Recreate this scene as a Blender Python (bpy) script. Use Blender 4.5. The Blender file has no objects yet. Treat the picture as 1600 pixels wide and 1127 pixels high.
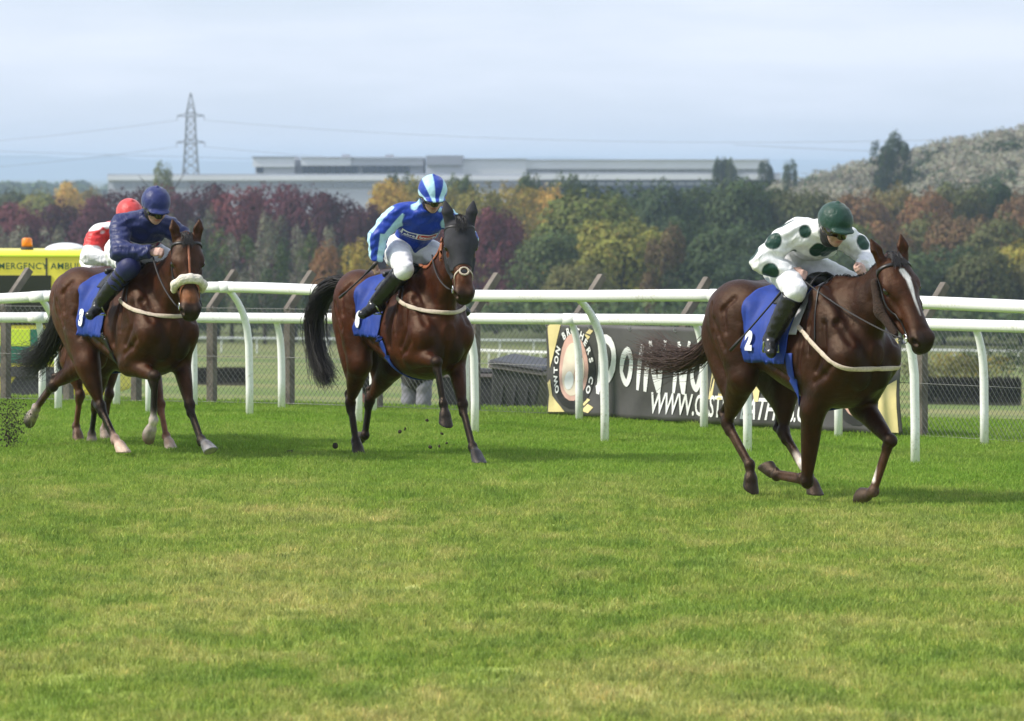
import bpy, bmesh, math, random
import numpy as np
from mathutils import Vector, Matrix

# ------------------------------------------------------------------ camera, sky, sun, exposure
sc = bpy.context.scene
F_PX, CX, HY, CAM_Z = 7500.0, 800.0, 270.0, 2.4      # focal length in photo pixels, centre column, horizon row, eye height
cam_d = bpy.data.cameras.new('camera'); cam = bpy.data.objects.new('camera', cam_d)
sc.collection.objects.link(cam); sc.camera = cam
cam.location = (0, 0, CAM_Z); cam.rotation_euler = (math.radians(90), 0, 0)
cam_d.sensor_width = 36; cam_d.lens = F_PX / 1600 * 36; cam_d.shift_y = -(563.5 - HY) / 1600
cam_d.clip_start = 0.5; cam_d.clip_end = 30000
cam_d.dof.use_dof = True; cam_d.dof.focus_distance = 36.5; cam_d.dof.aperture_fstop = 6.3

SUN_EL, SUN_AZ = math.radians(44), math.radians(-100)  # azimuth from +Y towards +X
w = bpy.data.worlds.new('World'); sc.world = w; w.use_nodes = True
nt = w.node_tree; nt.nodes.clear()
def wn(t, **k):
    n = nt.nodes.new(t)
    for a, b in k.items(): setattr(n, a, b)
    return n
sky = wn('ShaderNodeTexSky', sky_type='NISHITA', sun_disc=False, sun_elevation=SUN_EL, sun_rotation=SUN_AZ,
         altitude=50, air_density=1.0, dust_density=0.6, ozone_density=2.5)
tc = wn('ShaderNodeTexCoord'); mp = wn('ShaderNodeMapping'); mp.inputs['Scale'].default_value = (9, 9, 60)
n1 = wn('ShaderNodeTexNoise'); n1.inputs['Scale'].default_value = 1.0; n1.inputs['Detail'].default_value = 7; n1.inputs['Roughness'].default_value = .55
cr = wn('ShaderNodeValToRGB'); cr.color_ramp.elements[0].position = .40; cr.color_ramp.elements[1].position = .68
cr.color_ramp.elements[0].color = (0.80, 0.80, 0.80, 1); cr.color_ramp.elements[1].color = (1, 1, 1, 1)
mix = wn('ShaderNodeMix', data_type='RGBA')
cl = ramp_w = wn('ShaderNodeValToRGB'); cl.color_ramp.elements[0].position = .38; cl.color_ramp.elements[1].position = .66
cl.color_ramp.elements[0].color = (.585, .66, .80, 1); cl.color_ramp.elements[1].color = (.67, .72, .82, 1)
clm = wn('ShaderNodeVectorMath', operation='SCALE'); clm.inputs['Scale'].default_value = 10.0
bg = wn('ShaderNodeBackground'); bg.inputs['Strength'].default_value = 0.1
wo = wn('ShaderNodeOutputWorld')
L = nt.links.new
L(tc.outputs['Generated'], mp.inputs['Vector']); L(mp.outputs['Vector'], n1.inputs['Vector'])
L(n1.outputs['Fac'], cr.inputs['Fac']); L(cr.outputs['Color'], mix.inputs['Factor'])
L(n1.outputs['Fac'], cl.inputs['Fac']); L(cl.outputs['Color'], clm.inputs[0]); L(clm.outputs[0], mix.inputs['B']); L(sky.outputs['Color'], mix.inputs['A']); L(mix.outputs['Result'], bg.inputs['Color']); L(bg.outputs['Background'], wo.inputs['Surface'])

sd = bpy.data.lights.new('sun', 'SUN'); sd.energy = 3.7; sd.angle = math.radians(9); sd.color = (1, .94, .85)
sun = bpy.data.objects.new('sun', sd); sc.collection.objects.link(sun)
to_sun = Vector((math.sin(SUN_AZ) * math.cos(SUN_EL), math.cos(SUN_AZ) * math.cos(SUN_EL), math.sin(SUN_EL)))
sun.rotation_euler = to_sun.to_track_quat('Z', 'Y').to_euler(); sun.location = to_sun * 60
sc.view_settings.view_transform = 'Standard'; sc.view_settings.look = 'None'; sc.view_settings.exposure = 0.42; sc.view_settings.gamma = 1
sc.render.engine = 'CYCLES'; sc.cycles.use_denoising = True
sc.cycles.max_bounces = 6; sc.cycles.volume_bounces = 2; sc.cycles.transparent_max_bounces = 8

rnd = random.Random(7); NR = np.random.RandomState(7)
COL = sc.collection

# ------------------------------------------------------------------ object helpers
def link(o, parent=None):
    COL.objects.link(o)
    if parent is not None: o.parent = parent
    return o
def empty(name, loc=(0, 0, 0), rz=0.0):
    o = bpy.data.objects.new(name, None); o.location = loc; o.rotation_euler = (0, 0, rz); o.empty_display_size = .1
    return link(o)
def tag(o, label, cat, group=None):
    o['label'] = label; o['category'] = cat
    if group: o['group'] = group
    return o
def kind(o, k): o['kind'] = k; return o
def mesh_obj(name, verts, faces, mat=None, parent=None, smooth=False, col=None):
    me = bpy.data.meshes.new(name)
    verts = np.asarray(verts, dtype=np.float32)
    if isinstance(faces, np.ndarray):
        n = faces.shape[1]
        me.vertices.add(len(verts)); me.vertices.foreach_set('co', verts.ravel())
        me.loops.add(faces.size); me.loops.foreach_set('vertex_index', faces.astype(np.int32).ravel())
        me.polygons.add(len(faces)); me.polygons.foreach_set('loop_start', np.arange(0, faces.size, n, dtype=np.int32))
        me.update(calc_edges=True); me.validate()
    else:
        me.from_pydata([tuple(map(float, v)) for v in verts], [], faces); me.update()
    if smooth: me.polygons.foreach_set('use_smooth', np.ones(len(me.polygons), bool))
    if col is not None:
        a = me.color_attributes.new('Col', 'FLOAT_COLOR', 'POINT')
        c = np.ones((len(verts), 4), np.float32); c[:, :3] = col; a.data.foreach_set('color', c.ravel())
    if mat: me.materials.append(mat)
    return link(bpy.data.objects.new(name, me), parent)
class MB:
    """collects boxes, prisms and tubes and links them as one mesh"""
    def __init__(s): s.v = []; s.f = []
    def add(s, v, f):
        o = len(s.v); s.v += [tuple(map(float, p)) for p in v]; s.f += [tuple(i + o for i in q) for q in f]; return s
    def box(s, c, d, rz=0, m=None):
        x, y, z = [q / 2 for q in d]; pts = [(i * x, j * y, k * z) for i in (-1, 1) for j in (-1, 1) for k in (-1, 1)]
        if m is None: m = Matrix.Rotation(rz, 3, 'Z')
        pts = [Vector(c) + m @ Vector(p) for p in pts]
        return s.add(pts, [(0, 1, 3, 2), (4, 6, 7, 5), (0, 4, 5, 1), (2, 3, 7, 6), (0, 2, 6, 4), (1, 5, 7, 3)])
    def tube(s, pts, r, n=8, sq=None, cap=True):
        pts = [Vector(p) for p in pts]; N = len(pts)
        r = [r] * N if not hasattr(r, '__len__') else r
        up = None; rings = []
        for i, p in enumerate(pts):
            t = (pts[min(i + 1, N - 1)] - pts[max(i - 1, 0)]).normalized()
            if up is None:
                up = Vector((0, 0, 1)) if abs(t.z) < .9 else Vector((1, 0, 0))
            a = t.cross(up)
            if a.length < 1e-6: a = t.orthogonal()
            a.normalize(); b = a.cross(t).normalized(); up = b
            rings.append([p + (a * math.cos(2 * math.pi * k / n) + b * math.sin(2 * math.pi * k / n) * (sq or 1)) * r[i] for k in range(n)])
        v = [q for R in rings for q in R]; f = []
        for i in range(N - 1):
            for k in range(n):
                f.append((i * n + k, i * n + (k + 1) % n, (i + 1) * n + (k + 1) % n, (i + 1) * n + k))
        if cap: f += [tuple(range(n))[::-1], tuple((N - 1) * n + k for k in range(n))]
        return s.add(v, f)
    def build(s, name, mat, parent=None, smooth=False): return mesh_obj(name, s.v, s.f, mat, parent, smooth)
def bevel(o, wd=.01, seg=2):
    m = o.modifiers.new('bevel', 'BEVEL'); m.width = wd; m.segments = seg; m.limit_method = 'ANGLE'; return o

# ------------------------------------------------------------------ materials
def mat_new(name):
    m = bpy.data.materials.new(name); m.use_nodes = True
    return m, m.node_tree, m.node_tree.nodes['Principled BSDF']
def node(t, typ, ins=None, **k):
    n = t.nodes.new(typ)
    for a, b in k.items(): setattr(n, a, b)
    for a, b in (ins or {}).items():
        if hasattr(b, 'is_linked'): t.links.new(b, n.inputs[a])
        else: n.inputs[a].default_value = b
    return n
def noise(t, scale, detail=4, vec=None, rough=.55, coord='Object'):
    if vec is None:
        c = node(t, 'ShaderNodeTexCoord'); vec = c.outputs[coord]
    return node(t, 'ShaderNodeTexNoise', {'Vector': vec, 'Scale': scale, 'Detail': detail, 'Roughness': rough})
def ramp(t, fac, stops):
    r = node(t, 'ShaderNodeValToRGB', {'Fac': fac}); e = r.color_ramp.elements
    e[0].position, e[0].color = stops[0][0], (*stops[0][1], 1); e[1].position, e[1].color = stops[-1][0], (*stops[-1][1], 1)
    for p, c in stops[1:-1]:
        x = e.new(p); x.color = (*c, 1)
    return r.outputs['Color']
def bump(t, b, h, strength=.3, dist=.01):
    n = node(t, 'ShaderNodeBump', {'Height': h, 'Strength': strength, 'Distance': dist}); t.links.new(n.outputs['Normal'], b.inputs['Normal']); return n
def simple(name, col, rough=.6, var=.15, scale=8, metal=0, spec=.5, bmp=.0, bscale=40, coord='Object'):
    m, t, b = mat_new(name)
    n = noise(t, scale, 5, coord=coord)
    c = [max(0, x) for x in col]
    t.links.new(ramp(t, n.outputs['Fac'], [(.3, [x * (1 - var) for x in c]), (.7, [min(1, x * (1 + var)) for x in c])]), b.inputs['Base Color'])
    b.inputs['Roughness'].default_value = rough; b.inputs['Metallic'].default_value = metal; b.inputs['Specular IOR Level'].default_value = spec
    if bmp:
        bn = noise(t, bscale, 4, coord=coord); bump(t, b, bn.outputs['Fac'], bmp)
    return m
def coat_material(name, rough=.34, spec=.30, sheen=.0, tint=(1, .72, .5), stri=1.1):
    m, t, b = mat_new(name)
    a = node(t, 'ShaderNodeAttribute', attribute_name='Col')
    c = node(t, 'ShaderNodeTexCoord'); mpn = node(t, 'ShaderNodeMapping', {'Vector': c.outputs['Object'], 'Scale': (7, 25, 12)})
    n = noise(t, 1.0, 5, mpn.outputs['Vector'])
    n2 = noise(t, 2.3, 3)
    ad = node(t, 'ShaderNodeMath', {0: n.outputs['Fac'], 1: n2.outputs['Fac']}, operation='ADD')
    mr = node(t, 'ShaderNodeMapRange', {'Value': ad.outputs[0], 'From Min': .72, 'From Max': 1.28, 'To Min': .38, 'To Max': 1.5})
    mx = node(t, 'ShaderNodeVectorMath', {0: a.outputs['Color'], 1: mr.outputs[0]}, operation='MULTIPLY')
    t.links.new(mx.outputs[0], b.inputs['Base Color'])
    fine = noise(t, 260, 2); mid = noise(t, 14, 3)
    mm = node(t, 'ShaderNodeMath', {0: fine.outputs['Fac'], 1: .25, 2: mid.outputs['Fac']}, operation='MULTIPLY_ADD')
    rg = node(t, 'ShaderNodeTexNoise', {'Vector': node(t, 'ShaderNodeMapping', {'Vector': c.outputs['Object'], 'Scale': (5, 7, 3.2), 'Rotation': (0, .35, 0)}).outputs['Vector'], 'Scale': 1.0, 'Detail': 2.0, 'Distortion': .8}, noise_type='RIDGED_MULTIFRACTAL', normalize=True)
    m2 = node(t, 'ShaderNodeMath', {0: rg.outputs['Fac'], 1: stri, 2: mm.outputs[0]}, operation='MULTIPLY_ADD')
    bump(t, b, m2.outputs[0], .55, .016)
    rr = node(t, 'ShaderNodeMapRange', {'Value': n2.outputs['Fac'], 'From Min': .3, 'From Max': .7, 'To Min': rough - .06, 'To Max': rough + .2})
    t.links.new(rr.outputs[0], b.inputs['Roughness'])
    b.inputs['Specular IOR Level'].default_value = spec; b.inputs['Specular Tint'].default_value = (*tint, 1)
    return m
def cloth_material(name, rough=.5, sheen=.3, spec=.4, wr=.35, wscale=(14, 14, 9)):
    m, t, b = mat_new(name)
    a = node(t, 'ShaderNodeAttribute', attribute_name='Col'); n2 = noise(t, 30, 3)
    mr = node(t, 'ShaderNodeMapRange', {'Value': n2.outputs['Fac'], 'From Min': .3, 'From Max': .7, 'To Min': .9, 'To Max': 1.08})
    mx = node(t, 'ShaderNodeVectorMath', {0: a.outputs['Color'], 1: mr.outputs[0]}, operation='MULTIPLY'); t.links.new(mx.outputs[0], b.inputs['Base Color'])
    c = node(t, 'ShaderNodeTexCoord'); mpn = node(t, 'ShaderNodeMapping', {'Vector': c.outputs['Object'], 'Scale': wscale})
    n = noise(t, 1.0, 3, mpn.outputs['Vector']); n.inputs['Distortion'].default_value = 1.2
    bump(t, b, n.outputs['Fac'], wr, .03)
    b.inputs['Roughness'].default_value = rough; b.inputs['Sheen Weight'].default_value = sheen; b.inputs['Specular IOR Level'].default_value = spec
    return m

# ------------------------------------------------------------------ implicit-surface modeller (round cones, ellipsoids, lofts -> surface net)
A3 = lambda p: np.asarray(p, dtype=np.float64)
class Prim:
    def __init__(s, fn, lo, hi, k=.03, col=None, op='u', tagn=''):
        s.fn, s.lo, s.hi, s.k, s.col, s.op, s.tagn = fn, A3(lo), A3(hi), k, col, op, tagn
def cone(a, b, ra, rb, k=.03, col=None, sq=None, bulge=0.0, op='u', tagn='', bt=.5):
    a, b = A3(a), A3(b); ba = b - a; l2 = max(ba @ ba, 1e-9)
    if sq is not None: n, s = A3(sq[0]), sq[1]; n = n / np.linalg.norm(n)
    def fn(X, Y, Z):
        px, py, pz = X - a[0], Y - a[1], Z - a[2]
        t = np.clip((px * ba[0] + py * ba[1] + pz * ba[2]) / l2, 0, 1)
        px, py, pz = px - ba[0] * t, py - ba[1] * t, pz - ba[2] * t
        if sq is not None:
            e = (px * n[0] + py * n[1] + pz * n[2]) * (1 / s - 1); px, py, pz = px + n[0] * e, py + n[1] * e, pz + n[2] * e
        r = ra + (rb - ra) * t
        if bulge: r = r + bulge * np.clip(1 - ((t - bt) / max(bt, 1 - bt)) ** 2, 0, 1)
        return np.sqrt(px * px + py * py + pz * pz) - r
    R = max(ra, rb) + abs(bulge); R = R * max(1, sq[1] if sq is not None else 1)
    return Prim(fn, np.minimum(a, b) - R, np.maximum(a, b) + R, k, col, op, tagn)
def chain(pts, rs, k=.03, col=None, sq=None, tagn=''):
    return [cone(pts[i], pts[i + 1], rs[i], rs[i + 1], k, col[i] if isinstance(col, list) else col, sq, tagn=tagn) for i in range(len(pts) - 1)]
def ell(c, r, k=.03, col=None, rot=None, op='u', tagn=''):
    c, r = A3(c), A3(r); M = np.eye(3) if rot is None else A3(rot)      # rows of M: local axes
    def fn(X, Y, Z):
        px, py, pz = X - c[0], Y - c[1], Z - c[2]
        q = [(M[i, 0] * px + M[i, 1] * py + M[i, 2] * pz) for i in range(3)]
        k0 = np.sqrt(sum((q[i] / r[i]) ** 2 for i in range(3))); k1 = np.sqrt(sum((q[i] / r[i] ** 2) ** 2 for i in range(3))) + 1e-9
        return k0 * (k0 - 1) / k1
    e = np.sqrt(((M * r[:, None]) ** 2).sum(0))
    return Prim(fn, c - e, c + e, k, col, op, tagn)
def loft_x(S, k=.03, col=None, tagn=''):
    """body loft along x: rows (x, ztop, zbot, halfwidth, egg)"""
    S = A3(S); xs = np.linspace(S[0, 0], S[-1, 0], 200)
    def sm(j):
        v = np.interp(xs, S[:, 0], S[:, j]); kern = np.hanning(17); kern /= kern.sum()
        return np.convolve(np.pad(v, 8, 'edge'), kern, 'valid')
    zt, zb, hw, eg = sm(1), sm(2), sm(3), sm(4)
    def fn(X, Y, Z):
        x = np.clip(X, xs[0], xs[-1])
        T, B, W_, E = (np.interp(x, xs, q) for q in (zt, zb, hw, eg))
        b = (T - B) / 2; t = (Z - (T + B) / 2) / b
        a = W_ * (1 + E * np.clip(t, -1, 1))
        d = (np.sqrt((Y / a) ** 2 + t ** 2) - 1) * np.minimum(a, b)
        ex = np.abs(X - x); return np.where(ex > 0, np.sqrt(np.maximum(d, 0) ** 2 + ex ** 2), d)
    return Prim(fn, (S[0, 0], -S[:, 3].max() * 1.2, S[:, 2].min()), (S[-1, 0], S[:, 3].max() * 1.2, S[:, 1].max()), k, col, 'u', tagn)
def clipped(p, planes):
    """prim cut by half spaces: keeps the side where dot(x-pt, n) < 0"""
    f0 = p.fn; pl = [(A3(a), A3(n) / np.linalg.norm(n)) for a, n in planes]
    def fn(X, Y, Z):
        d = f0(X, Y, Z)
        for a, n in pl: d = np.maximum(d, (X - a[0]) * n[0] + (Y - a[1]) * n[1] + (Z - a[2]) * n[2])
        return d
    return Prim(fn, p.lo, p.hi, p.k, p.col, p.op, p.tagn)
def smin(a, b, k):
    if k <= 0: return np.minimum(a, b)
    h = np.maximum(k - np.abs(a - b), 0) / k
    return np.minimum(a, b) - h * h * k * .25
class Field:
    def __init__(s, prims, inflate=0.0, wrinkle=None): s.p, s.inf, s.wr = prims, inflate, wrinkle
    def _apply(s, D, d, p):
        if p.op == 'u': return smin(D, d - s.inf, p.k)
        if p.op == 's': return -smin(-D, d, p.k)
        return -smin(-D, -d, p.k)                      # 'i'
    def at(s, P):
        if getattr(s, 'Dg', None) is not None: return s.lookup(P)
        X, Y, Z = P[:, 0], P[:, 1], P[:, 2]; D = np.full(len(P), .5)
        for p in s.p: D = s._apply(D, p.fn(X, Y, Z), p)
        if s.wr: D = D + s.wr(X, Y, Z)
        return D
    def grad(s, P, e=.004):
        g = np.stack([s.at(P + np.eye(3)[i] * e) - s.at(P - np.eye(3)[i] * e) for i in range(3)], 1)
        return g / (np.linalg.norm(g, axis=1, keepdims=True) + 1e-9)
    def lookup(s, P):
        out = np.full(len(P), .25)
        for D, lo, h, lim in ((s.Dc, s.loc, s.hc, 9), (s.Dg, s.log, s.hg, .025)):
            q = (P - lo) / h; n = np.array(D.shape); i = np.floor(q).astype(int); ok = ((i >= 0) & (i < n - 1)).all(1)
            i = np.clip(i, 0, n - 2); t = q - i; v = 0
            for a in (0, 1):
                for b in (0, 1):
                    for c in (0, 1):
                        wgt = (t[:, 0] if a else 1 - t[:, 0]) * (t[:, 1] if b else 1 - t[:, 1]) * (t[:, 2] if c else 1 - t[:, 2])
                        v = v + wgt * D[i[:, 0] + a, i[:, 1] + b, i[:, 2] + c]
            ok &= np.abs(v) < lim; out = np.where(ok, v, out)
        return out
    def bake(s, hc=.045, m=.35):
        us = [p for p in s.p if p.op == 'u']; lo = np.min([p.lo for p in us], 0) - m; hi = np.max([p.hi for p in us], 0) + m
        n = np.ceil((hi - lo) / hc).astype(int) + 1; ax = [lo[i] + hc * np.arange(n[i]) for i in range(3)]
        X, Y, Z = ax[0][:, None, None], ax[1][None, :, None], ax[2][None, None, :]; D = np.full(n, .9)
        for p in us: D = np.minimum(D, p.fn(X, Y, Z) - s.inf - (.012 if p.k > .02 else 0))
        s.Dc, s.loc, s.hc = D, lo, hc
    def snap(s, P, off=.006, it=14):
        P = A3(P).copy()
        for _ in range(it):
            P -= s.grad(P) * np.clip(s.at(P) - off, -.04, .04)[:, None] * .8
        return P
    def cast(s, O, Dv, off=.006, tmax=1.2, n=160):
        """first hit of rays O + t*Dv with the surface grown by off (marching)"""
        O, Dv = A3(O), A3(Dv); t = np.zeros(len(O)); done = np.zeros(len(O), bool)
        for _ in range(n):
            d = s.at(O + Dv * t[:, None]) - off
            done |= d < .0008; t = np.where(done, t, t + np.clip(d * .7, .0005, .03))
        return O + Dv * t[:, None]
    def mesh(s, h):
        us = [p for p in s.p if p.op == 'u']; pad = h * 3 + max(0, s.inf)
        lo = np.min([p.lo for p in us], 0) - pad; hi = np.max([p.hi for p in us], 0) + pad
        n = np.ceil((hi - lo) / h).astype(int) + 1
        ax = [lo[i] + h * np.arange(n[i]) for i in range(3)]
        D = np.full(n, .2, np.float32)
        for p in s.p:
            m = p.k + h * 3 + max(0, s.inf)
            i0 = np.clip(np.floor((p.lo - m - lo) / h).astype(int), 0, n); i1 = np.clip(np.ceil((p.hi + m - lo) / h).astype(int) + 1, 0, n)
            if p.op == 'i': i0, i1 = np.zeros(3, int), n
            if (i1 <= i0).any(): continue
            sl = tuple(slice(a, b) for a, b in zip(i0, i1))
            X, Y, Z = ax[0][sl[0]][:, None, None], ax[1][sl[1]][None, :, None], ax[2][sl[2]][None, None, :]
            D[sl] = s._apply(D[sl], p.fn(X, Y, Z), p)
        if s.wr: D = D + s.wr(ax[0][:, None, None], ax[1][None, :, None], ax[2][None, None, :]).astype(np.float32) * (np.abs(D) < .05)
        s.Dl = (D, lo, h)
        return surfnet(D, lo, h)
    def color(s, P, sig=.012, paints=()):
        X, Y, Z = P[:, 0], P[:, 1], P[:, 2]; W_ = np.full(len(P), 1e-12); C = np.zeros((len(P), 3))
        for p in s.p:
            if p.op != 'u' or p.col is None: continue
            wgt = np.exp(-np.clip(p.fn(X, Y, Z), -.02, .3) / sig); W_ += wgt; C += wgt[:, None] * A3(p.col)
        C = C / W_[:, None]
        for p, c, soft in paints:
            a = np.clip(.5 - p.fn(X, Y, Z) / soft, 0, 1)[:, None]; C = C * (1 - a) + A3(c) * a
        return C
def surfnet(D, lo, h):
    S = D < 0; n = np.array(D.shape)
    cnt = np.zeros(n - 1, np.int8)
    for i in (0, 1):
        for j in (0, 1):
            for k in (0, 1): cnt += S[i:n[0] - 1 + i, j:n[1] - 1 + j, k:n[2] - 1 + k]
    I = np.argwhere((cnt > 0) & (cnt < 8))
    V = np.zeros((len(I), 3)); N = np.zeros(len(I))
    cs = [(i, j, k) for i in (0, 1) for j in (0, 1) for k in (0, 1)]
    val = {c: D[I[:, 0] + c[0], I[:, 1] + c[1], I[:, 2] + c[2]].astype(np.float64) for c in cs}
    for c in cs:
        for a in range(3):
            if c[a]: continue
            e = list(c); e[a] = 1; e = tuple(e); u, v = val[c], val[e]; m = (u < 0) != (v < 0)
            t = np.where(m, u / np.where(m, u - v, 1), 0)
            q = np.tile(A3(c), (len(I), 1)); q[:, a] += t; V += q * m[:, None]; N += m
    V = (I + V / N[:, None]) * h + lo
    vid = np.full(n - 1, -1, np.int32); vid[I[:, 0], I[:, 1], I[:, 2]] = np.arange(len(I))
    Q = []
    for a in range(3):
        b, c = (a + 1) % 3, (a + 2) % 3
        s0 = [slice(None)] * 3; s1 = [slice(None)] * 3; s0[a] = slice(0, -1); s1[a] = slice(1, None)
        A, B = S[tuple(s0)], S[tuple(s1)]; E = np.argwhere(A != B)
        E = E[(E[:, b] > 0) & (E[:, c] > 0) & (E[:, b] < n[b] - 1) & (E[:, c] < n[c] - 1)]
        ins = A[E[:, 0], E[:, 1], E[:, 2]]
        def g(db, dc):
            e = E.copy(); e[:, b] -= db; e[:, c] -= dc; return vid[e[:, 0], e[:, 1], e[:, 2]]
        q = np.stack([g(1, 1), g(0, 1), g(0, 0), g(1, 0)], 1); q[~ins] = q[~ins][:, ::-1]; Q.append(q)
    Q = np.concatenate(Q); Q = Q[(Q >= 0).all(1)]
    # one light tangential smoothing pass
    nb = np.zeros_like(V); ct = np.zeros(len(V))
    for i in range(4):
        a, b = Q[:, i], Q[:, (i + 1) % 4]
        for d in range(3): nb[:, d] += np.bincount(a, V[b, d], len(V)) + np.bincount(b, V[a, d], len(V))
        ct += np.bincount(a, minlength=len(V)) + np.bincount(b, minlength=len(V))
    V = V * .6 + .4 * nb / np.maximum(ct, 1)[:, None]
    return V, Q
def field_obj(name, fld, h, mat, parent, paints=(), sig=.012, bake=False):
    V, Q = fld.mesh(h); c = fld.color(V, sig, paints)
    if bake: fld.bake(); fld.Dg, fld.log, fld.hg = fld.Dl
    return mesh_obj(name, V, Q, mat, parent, True, c)
def ribbon(fld, pts, width, off, name, mat, parent, thick=.004, n=60, closed=False, snap=True, up=None, taut=0):
    """strap lying on an implicit surface: guide polyline -> resampled, snapped, given width in the surface and thickness"""
    pts = A3(pts); 
    if closed: pts = np.vstack([pts, pts[:1]])
    sl = np.r_[0, np.cumsum(np.linalg.norm(np.diff(pts, axis=0), axis=1))]
    u = np.linspace(0, sl[-1], n); P = np.stack([np.interp(u, sl, pts[:, i]) for i in range(3)], 1)
    for _ in range(3):
        if snap: P = fld.snap(P, off, 8)
        Q = P.copy(); Q[1:-1] = P[1:-1] * .5 + .25 * (P[2:] + P[:-2]); P = Q
    if snap: P = fld.snap(P, off, 8)
    for _ in range(taut):
        Q = P.copy(); Q[1:-1] = P[1:-1] * .4 + .3 * (P[2:] + P[:-2]); P = Q
        e = fld.at(P) - off; P = P - fld.grad(P) * np.minimum(e, 0)[:, None]
    T = np.gradient(P, axis=0); T /= np.linalg.norm(T, axis=1, keepdims=True) + 1e-9
    Nn = fld.grad(P) if up is None else np.tile(A3(up), (n, 1))
    B = np.cross(T, Nn); B /= np.linalg.norm(B, axis=1, keepdims=True) + 1e-9; Nn = np.cross(B, T)
    hw = width / 2
    V = np.concatenate([P + B * hw, P + B * hw * .8 + Nn * thick, P - B * hw * .8 + Nn * thick, P - B * hw, P - B * hw * .6 - Nn * thick, P + B * hw * .6 - Nn * thick])
    f = []
    m = 6
    for i in range(n - 1):
        for j in range(m):
            k = (j + 1) % m; f.append((j * n + i, k * n + i, k * n + i + 1, j * n + i + 1))
    f += [tuple(j * n for j in range(m))[::-1], tuple(j * n + n - 1 for j in range(m))]
    return mesh_obj(name, V, f, mat, parent, True)
def patch(fld, Pg, off, thick, name, mat, parent, col=None):
    """grid of points (a,b,3) already on the surface -> closed thin sheet"""
    a, b = Pg.shape[:2]; P = Pg.reshape(-1, 3); N = fld.grad(P); Q = P + N * thick
    V = np.vstack([P, Q]); m = a * b; f = []
    for i in range(a - 1):
        for j in range(b - 1):
            q = (i * b + j, i * b + j + 1, (i + 1) * b + j + 1, (i + 1) * b + j); f.append(tuple(x + m for x in q)); f.append(q[::-1])
    rim = [(0, j) for j in range(b)] + [(i, b - 1) for i in range(1, a)] + [(a - 1, j) for j in range(b - 2, -1, -1)] + [(i, 0) for i in range(a - 2, 0, -1)]
    r = [i * b + j for i, j in rim]
    for i in range(len(r)):
        k = (i + 1) % len(r); f.append((r[i], r[k], r[k] + m, r[i] + m))
    o = mesh_obj(name, V, f, mat, parent, True)
    return o
def text_mesh(s, size=1.0, bold=0.0, shear=0.0, spacing=1.0):
    cu = bpy.data.curves.new('t', 'FONT'); cu.body = s; cu.size = size; cu.offset = bold; cu.shear = shear; cu.space_character = spacing
    cu.resolution_u = 3; cu.align_x = 'CENTER'; cu.align_y = 'CENTER'
    o = bpy.data.objects.new('t', cu); COL.objects.link(o); dg = bpy.context.evaluated_depsgraph_get()
    me = bpy.data.meshes.new_from_object(o.evaluated_get(dg)); v = [tuple(p.co) for p in me.vertices]; f = [tuple(p.vertices) for p in me.polygons]
    bpy.data.objects.remove(o); bpy.data.curves.remove(cu); bpy.data.meshes.remove(me)
    return np.array(v), f
def hair(strands, name, mat, parent, r0=.004, n=3):
    m = MB()
    for st in strands:
        N = len(st); m.tube(st, [r0 * (1 - .85 * i / (N - 1)) + .0005 for i in range(N)], n, cap=False)
    return m.build(name, mat, parent, True)
def bez(ps, n=10):
    ps = [A3(p) for p in ps]; out = []
    for t in np.linspace(0, 1, n):
        q = ps
        while len(q) > 1: q = [q[i] * (1 - t) + q[i + 1] * t for i in range(len(q) - 1)]
        out.append(q[0])
    return out
# ------------------------------------------------------------------ terrain and turf
def sstep(a, b, x): t = np.clip((np.asarray(x, float) - a) / (b - a), 0, 1); return t * t * (3 - 2 * t)
PROF = A3([(0, 0), (1.2, -.02), (3, -.35), (8, -.95), (14, -1.25), (28, -1.85), (47, -2.6), (91, -4.6), (136, -6.4), (225, -9.8), (360, -13.6), (500, -16.5), (700, -17.0), (2e4, -17.0)])
def ground_z(X, Y):
    X, Y = np.asarray(X, float), np.asarray(Y, float)
    s = .45 * X + .89 * (Y - 47.6)
    z = np.interp(np.maximum(s, 0), PROF[:, 0], PROF[:, 1])
    # wooded hill on the right
    hy = (Y - 1000) / 260
    z = z + 22.5 * sstep(5, 125, X) * np.exp(-hy * hy) * sstep(400, 700, Y)
    return z + (.02 * np.sin(X * .9 + 1.3) * np.sin(Y * .7) + .012 * np.sin(X * 2.1 - Y * 1.3)) * sstep(0, 6, 46 - Y) * 0.6
def pix(px, py, Y): return Vector(((px - CX) * Y / F_PX, Y, CAM_Z - (py - HY) * Y / F_PX))
def gpt(px, py):
    d = F_PX * CAM_Z / (py - HY); return Vector(((px - CX) * d / F_PX, d, 0))
xs = np.unique(np.concatenate([np.linspace(-16, 16, 90), 16 + np.geomspace(.5, 9000, 58), -16 - np.geomspace(.5, 9000, 58)]))
ys = np.unique(np.concatenate([[-60, -20, 0, 10], np.linspace(14, 62, 140), 62 + np.geomspace(.6, 24000, 95)]))
XX, YY = np.meshgrid(xs, ys, indexing='ij'); ZZ = ground_z(XX, YY)
V = np.stack([XX, YY, ZZ], -1).reshape(-1, 3); a, b = XX.shape
ii, jj = np.meshgrid(np.arange(a - 1), np.arange(b - 1), indexing='ij'); q = (ii * b + jj).ravel()
FQ = np.stack([q, q + b, q + b + 1, q + 1], 1)
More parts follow.
